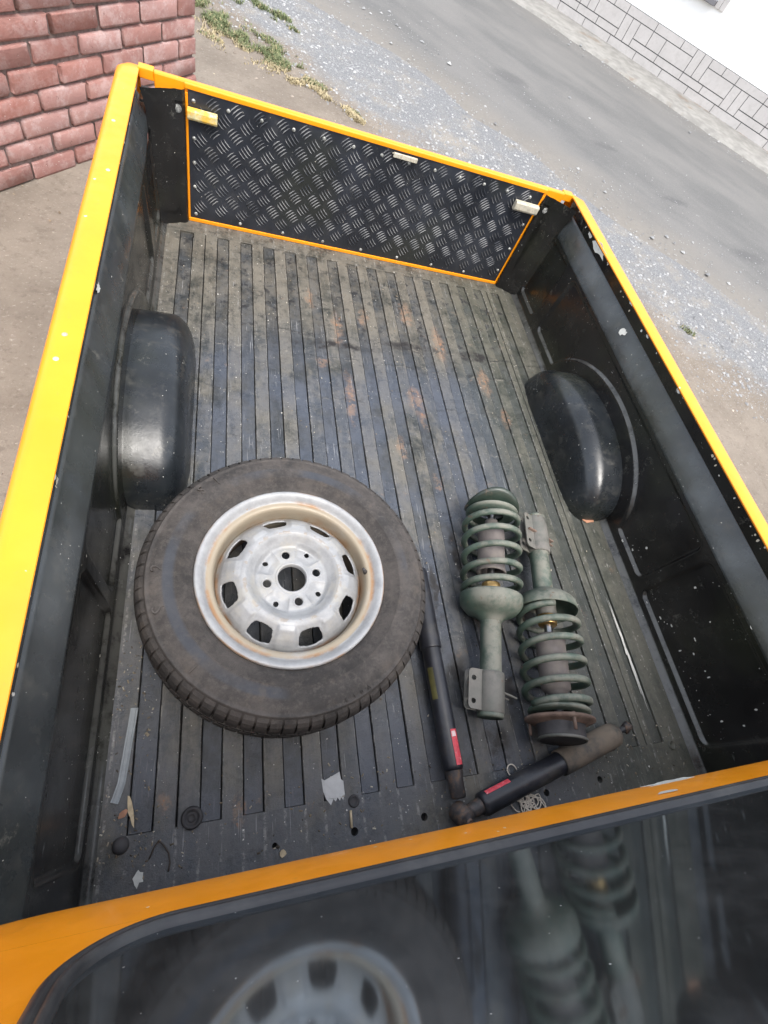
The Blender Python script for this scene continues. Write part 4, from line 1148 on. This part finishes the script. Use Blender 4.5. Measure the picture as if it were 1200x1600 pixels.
# strut with its top mount towards the tailgate
A0 = Vector((.567, .062, .050)); A1 = Vector((.698, .588, .082))
ax = (A1-A0).normalized(); LEN = (A1-A0).length
st1 = new_empty('suspension_strut', Vector((.63, .32, 0))); tag(st1, 'green coil spring strut nearer the wheel, spring end towards the tailgate', 'suspension strut', 'green struts lying in the bed')
T1 = frame(A0, ax, (0, 0, 1)) 
s1 = dict(br=.095, seat0=.212, seat1=.270, boot0=.330, boot1=.455, sp1=.492, turns=5.3, a0=2.0, top=LEN)
z = strut(st1, T1, s1)
# dark green cap: bent plate on a domed bearing
V, F = lathe([(0, 0), (.030, 0), (.056, .003), (.067, .008), (.0710, .013), (.0700, .017), (.060, .016), (.050, .021), (.042, .034), (.034, .041), (.015, .043), (0, .043)], 48)
V = [(x, y, zz+z+.016+.015*math.cos(2*math.atan2(y, x)+.35)*(math.hypot(x, y)/.075)**2) for x, y, zz in V]
mk('top_mount', (V, F), 'mount', st1, smooth=True, T=T1)
mk('clamp_bolt', tube([(.0, .026, .058), (-.004, .066, .050)], .0026, 10), 'bracket', st1, T=T1)
mk('clamp_bolt', tube([(-.012, .026, .052), (-.014, .052, .046)], .0020, 10), 'bracket', st1, T=T1)
# strut lying the other way round
A0 = Vector((.842, .552, .050)); A1 = Vector((.703, -.012, .084))
ax = (A1-A0).normalized(); LEN2 = (A1-A0).length
st2 = new_empty('suspension_strut', Vector((.79, .28, 0))); tag(st2, 'green coil spring strut on the right, with rusty mount end towards the cab', 'suspension strut', 'green struts lying in the bed')
T2 = frame(A0, ax, (.35, 0, 1))
s2 = dict(ear=1, br=.118, seat0=.226, seat1=.282, boot0=.345, boot1=.470, sp1=.506, turns=5.2, a0=.6, top=LEN2)
z = strut(st2, T2, s2)
V, F = lathe([(0, 0), (.040, 0), (.066, .003), (.0715, .006), (.0715, .0105), (.065, .013), (.0555, .015), (.050, .018)], 48)
V = [(x*(1+.06*math.cos(3*math.atan2(y, x))), y*(1+.06*math.cos(3*math.atan2(y, x))), zz+z+.018) for x, y, zz in V]
mk('top_plate', (V, F), 'rusty', st2, smooth=True, T=T2)
mk('top_mount', lathe([(0, z+.066), (.014, z+.066), (.030, z+.064), (.0455, z+.066), (.0485, z+.062), (.0490, z+.056), (.0480, z+.044), (.0505, z+.036), (.0505, z+.030)], 40), 'rubber', st2, smooth=True, T=T2)
mk('mount_ring', lathe([(.0470, z+.0660), (.0500, z+.0655), (.0515, z+.0620), (.0490, z+.0600)], 40), 'bracket', st2, smooth=True, T=T2)
for q in (.5, 2.6, 4.7):
    mk('mount_stud', tube([(.064*math.cos(q), .064*math.sin(q), z+.020), (.064*math.cos(q), .064*math.sin(q), z+.054)], .0036, 10), 'rusty', st2, smooth=True, T=T2)
for bx_ in (box(.0, .020, .022, .050, .062, .066), box(-.004, .016, -.052, -.024, .060, .064), box(.004, .010, -.056, -.024, .070, .073)):
    mk('rusty_clip', bx_, 'rusty', st2, T=T2, bevel=.001)

# ================================================================== SHOCK ABSORBERS
sh1 = new_empty('shock_absorber', Vector((.468, .16, 0))); tag(sh1, 'black shock absorber with a red label wedged beside the wheel', 'shock absorber', 'black shock absorbers in the bed')
A0 = Vector((.4705, -.072, .028)); A1 = Vector((.4685, .416, .030)); T3 = frame(A0, (A1-A0).normalized(), (0, 0, 1))
tb = mk('damper_tube', lathe([(0, .048), (.012, .048), (.019, .050), (.0205, .054), (.0210, .060), (.0210, .30)], 36), 'damper', sh1, smooth=True, T=T3)
mk('dust_cover', lathe([(.0215, .292), (.0240, .2925), (.0242, .296), (.0242, .470), (.0225, .480), (.012, .486), (0, .486)], 36), 'damper', sh1, smooth=True, T=T3)
mk('lower_neck', lathe([(0, .000), (.013, .000), (.0155, .004), (.0160, .030), (.0180, .046), (.0180, .050)], 24), 'eye', sh1, smooth=True, T=T3)
def label_patch(R_, z0, z1, a0, a1, seg=8):
    V, F = [], []
    for r in (R_, R_+.0005):
        for k in range(seg+1):
            a = a0+(a1-a0)*k/seg
            for z in (z0, z1): V.append((r*math.cos(a), r*math.sin(a), z))
    m = 2*(seg+1)
    for k in range(seg): F += [(m+2*k, m+2*k+2, m+2*k+3, m+2*k+1)]
    F += [(0, m, m+1, 1), (2*seg, 2*seg+1, m+2*seg+1, m+2*seg)]
    F += [(2*k, m+2*k, m+2*k+2, 2*k+2) for k in range(seg)]+[(2*k+1, 2*k+3, m+2*k+3, m+2*k+1) for k in range(seg)]
    return V, [tuple(reversed(f)) for f in F]
mk('label', label_patch(.0213, .058, .124, -.02, .72), 'red', tb, smooth=False, T=T3)
mk('label_print', label_patch(.0219, .110, .120, .04, .50), 'pale', tb, T=T3)
mk('paint_smear', label_patch(.0213, .185, .250, -1.25, -.62), 'yellow_smear', tb, T=T3)
# lying shock absorber across the corner
sh2 = new_empty('shock_absorber', Vector((.72, -.04, 0))); tag(sh2, 'dusty black shock absorber lying crosswise by the cab over the string', 'shock absorber', 'black shock absorbers in the bed')
B0_ = Vector((.476, -.099, .031)); B1_ = Vector((.938, .008, .034)); T4 = frame(B0_, (B1_-B0_).normalized(), (0, 0, 1))
tb = mk('damper_tube', lathe([(0, .038), (.016, .038), (.0215, .041), (.0225, .046), (.0225, .262)], 36), 'damper', sh2, smooth=True, T=T4)
mk('dust_cover', lathe([(.0230, .250), (.0262, .2505), (.0265, .254), (.0265, .405), (.0250, .418), (.0185, .428), (.010, .431), (0, .431)], 36), 'damper_dusty', sh2, smooth=True, T=T4)
mk('lower_neck', lathe([(0, .005), (.0125, .006), (.0135, .020), (.0150, .038)], 22), 'eye', sh2, smooth=True, T=T4)
ey = mk('lower_eye', lathe([(0, -.021), (.008, -.021), (.0085, -.019), (.017, -.018), (.0195, -.014), (.0205, 0), (.0195, .014), (.017, .018), (.0085, .019), (.008, .021), (0, .021)], 28), 'eye', sh2, smooth=True, T=frame((.470, -.100, .029), (.25, -.55, .8)))
mk('eye_bolt', lathe([(0, .024), (.0035, .024), (.0060, .025), (.0070, .022), (.0070, .019)], 16), 'rusty', ey, smooth=True, T=frame((.470, -.100, .029), (.25, -.55, .8)))
nk = mk('upper_neck', lathe([(.0075, .428), (.0075, .452)], 16), 'damper', sh2, smooth=True, T=T4)
up_ = frame(T4 @ Vector((0, 0, .462)), (.35, -.8, .5))
mk('upper_eye', lathe([(0, -.010), (.005, -.010), (.0055, -.0085), (.012, -.009), (.013, 0), (.012, .009), (.0055, .0085), (.005, .010), (0, .010)], 22), 'eye', sh2, smooth=True, T=up_)
mk('label', label_patch(.0227, .052, .112, -1.15, -.72), 'red', tb, T=T4)

# ================================================================== SMALL THINGS
# string tangle
rd = random.Random(8); P_ = []
def loop(cx, cy, rx, ry, rot, a0, a1, n=14, z=.003):
    for i in range(n):
        a = a0+(a1-a0)*i/(n-1); x, y = rx*math.cos(a), ry*math.sin(a)
        P_.append((cx+x*math.cos(rot)-y*math.sin(rot), cy+x*math.sin(rot)+y*math.cos(rot), z+.0022*(1+math.sin(i*.9+len(P_)))))
loop(.616, -.042, .012, .013, 0, 0, 3.6, 12)
for i in range(11):
    loop(rd.uniform(.618, .672), rd.uniform(-.116, -.092), rd.uniform(.010, .022), rd.uniform(.008, .016), rd.uniform(0, 3), rd.uniform(0, 3), rd.uniform(5, 9))
loop(.606, -.100, .010, .018, .4, 1.2, 4.6)
# smooth the path
Q = P_
for _ in range(2):
    Q = [Q[0]]+[tuple((Q[i-1][k]+2*Q[i][k]+Q[i+1][k])/4 for k in range(3)) for i in range(1, len(Q)-1)]+[Q[-1]]
tag(mk('string', tube(Q, .0013, 6), 'string', smooth=True), 'tangled pale string lying under the crosswise shock absorber', 'string')
# grey plastic strip
def ribbon(P_, w, th):
    V, F = [], []
    for j, p in enumerate(P_):
        p = Vector(p); a = Vector(P_[min(j+1, len(P_)-1)]); b = Vector(P_[max(j-1, 0)]); t_ = (a-b).normalized(); s_ = t_.cross(Vector((0, 0, 1))).normalized()
        for sx, h in ((-1, 0), (-1, th), (-.55, th*.8), (-.45, th*1.6), (.45, th*1.6), (.55, th*.8), (1, th), (1, 0)): V.append(p+s_*(w/2*sx)+Vector((0, 0, h)))
    for j in range(len(P_)-1):
        for k in range(8): F.append((j*8+k, j*8+(k+1) % 8, (j+1)*8+(k+1) % 8, (j+1)*8+k))
    F.append(tuple(range(8))); F.append(tuple(reversed([(len(P_)-1)*8+k for k in range(8)])))
    return V, F
pp = [(-.1245, .160, .004), (-.1268, .130, .003), (-.1295, .10, .002), (-.1318, .07, .0015), (-.1345, .04, .0015), (-.1405, .018, .002), (-.1425, .012, .003)]
tag(mk('plastic_strip', ribbon(pp, .0125, .0014), 'grey_plastic'), 'thin grey plastic strip lying by the left bed wall', 'strip')
# rubber grommet
tag(mk('rubber_grommet', lathe([(0, .0035), (.0045, .004), (.0055, .0065), (.0062, .0035), (.0095, .003), (.0115, .007), (.0145, .0085), (.0172, .006), (.0178, .001), (.0165, .0002)], 32), 'rubber', smooth=True, T=Matrix.Translation((-.020, -.028, .0004))), 'round black rubber grommet on the bed floor left of the cab edge', 'grommet')
# torn paper
L = [(.208, .000), (.2135, -.004), (.2445, .007), (.2455, -.006), (.2500, -.010), (.2505, -.032), (.2465, -.041), (.2430, -.036), (.2400, -.0415), (.2360, -.0355), (.2320, -.0415), (.2280, -.037), (.2225, -.046), (.2140, -.035), (.2095, -.022)]
n = len(L); V = [(x, y, .0006+.001*math.sin(x*300)) for x, y in L]+[(x, y, .0010+.001*math.sin(x*300)) for x, y in L]
tag(mk('paper_scrap', (V, [tuple(range(n)), tuple(reversed(range(n, 2*n)))]+[(i, n+i, n+(i+1) % n, (i+1) % n) for i in range(n)]), 'paper'), 'torn white paper scrap stuck on the bed floor in front of the wheel', 'paper')
tag(mk('wood_chip', xf(blob_plate(0, 0, 0, .0035, .021, .002, 10, .3, 5, .22), Matrix.Translation((-.116, -.004, .001))), 'wood'), 'pale wooden chip lying below the grey plastic strip', 'wood chip')
tag(mk('dry_leaf', xf(blob_plate(0, 0, 0, .008, .005, .0012, 9, .3, 6, .5), Matrix.Translation((-.1285, -.006, .001))), 'leaf'), 'small red dry leaf beside the pale wooden chip', 'leaf')
tag(mk('cream_crumb', xf(blob_plate(0, 0, 0, .006, .006, .003, 8, .3, 16, .5), Matrix.Translation((.131, -.105, .0002))), 'wood'), 'cream coloured crumb beside the small hole at the cab edge', 'crumb')
pth = [(-.052, -.070, .002), (-.062, -.058, .003), (-.070, -.052, .003), (-.065, -.060, .0025), (-.054, -.072, .003), (-.050, -.085, .003), (-.052, -.097, .002)]
tag(mk('twig', tube([(-.083, -.076, .002), (-.077, -.062, .003), (-.0705, -.052, .004), (-.062, -.060, .004), (-.054, -.072, .003), (-.051, -.086, .003), (-.053, -.098, .002)], .0012, 6), 'twig', smooth=True), 'thin dark bent twig by the cab edge below the grommet', 'twig')
tag(mk('pale_chip', xf(blob_plate(0, 0, 0, .009, .012, .001, 12, .4, 45), Matrix.Translation((-.098, -.098, .0002))), 'flake'), 'pale flake of paint at the left of the yellow cab edge', 'paint flake')
tag(mk('rusty_pin', tube([(.2585, -.060, .002), (.2575, -.088, .002)], .0024, 8), 'wood', smooth=True), 'thin pale pin lying on the floor by the round plug', 'pin')
# loose debris: grit, bark and paint crumbs in the bed
def debris(n, seed):
    rd = random.Random(seed); V, F = [], []
    for i in range(n):
        r_ = rd.random()
        if r_ < .35: x, y = rd.uniform(-.16, 1.1), rd.uniform(-.10, .0)
        elif r_ < .55: x, y = rd.uniform(-.165, -.09), rd.uniform(-.08, .30)
        elif r_ < .75: x, y = rd.uniform(-.15, 1.10), rd.uniform(1.2, 1.65)
        else: x, y = rd.uniform(-.15, 1.1), rd.uniform(-.1, 1.6)
        s = rd.uniform(.0004, .0014)*(2 if rd.random() < .04 else 1); a = rd.random()*6.28; el = rd.uniform(1, 2.6)
        b = len(V); d = (math.cos(a)*s*el, math.sin(a)*s*el); e = (-math.sin(a)*s, math.cos(a)*s); z = .0003
        for sx, sy, h in ((-1, -1, 0), (1, -1, 0), (1, 1, 0), (-1, 1, 0), (.1, 0, s*1.1)): V.append((x+d[0]*sx+e[0]*sy, y+d[1]*sx+e[1]*sy, z+h))
        F += [(b, b+1, b+4), (b+1, b+2, b+4), (b+2, b+3, b+4), (b+3, b, b+4), (b+3, b+2, b+1, b)]
    return V, F
MAT['debris'] = stone_mat('bed_debris', [(.05, .04, .03), (.20, .16, .11), (.50, .45, .36)])
tag(mk('debris', debris(750, 4), 'debris'), 'crumbs of grit, bark and paint scattered over the bed floor', kind='stuff')

# dead leaves, twigs and bark on the sand
rd = random.Random(77); V, F = [], []
for i in range(420):
    x, y = (rd.uniform(-1.6, -.3), rd.uniform(-.2, 3.2)) if rd.random() < .5 else (rd.uniform(-.3, 4.2), rd.uniform(.2, 5.2))
    if x*.7+y*.714 > 4.3 or (-.3 < x < 1.3 and y < 1.6): continue
    s_ = rd.uniform(.003, .012); a = rd.random()*6.28; el = rd.uniform(.25, .7); z = ground_z(x, y)+.001
    b = len(V)
    for px_, py_, h in ((-1, 0, .1), (-.2, el, .5), (1, .1, .2), (-.1, -el, .1), (0, 0, .35)):
        V.append((x+s_*(px_*math.cos(a)-py_*math.sin(a)), y+s_*(px_*math.sin(a)+py_*math.cos(a)), z+s_*h*.5))
    F += [(b, b+4, b+1), (b+1, b+4, b+2), (b+2, b+4, b+3), (b+3, b+4, b)]
MAT['litter'] = stone_mat('ground_litter', [(.10, .07, .045), (.24, .18, .12), (.44, .38, .28)])
tag(mk('leaf_litter', (V, F), 'litter'), 'dead leaf scraps and bark bits lying on the sand', kind='stuff')
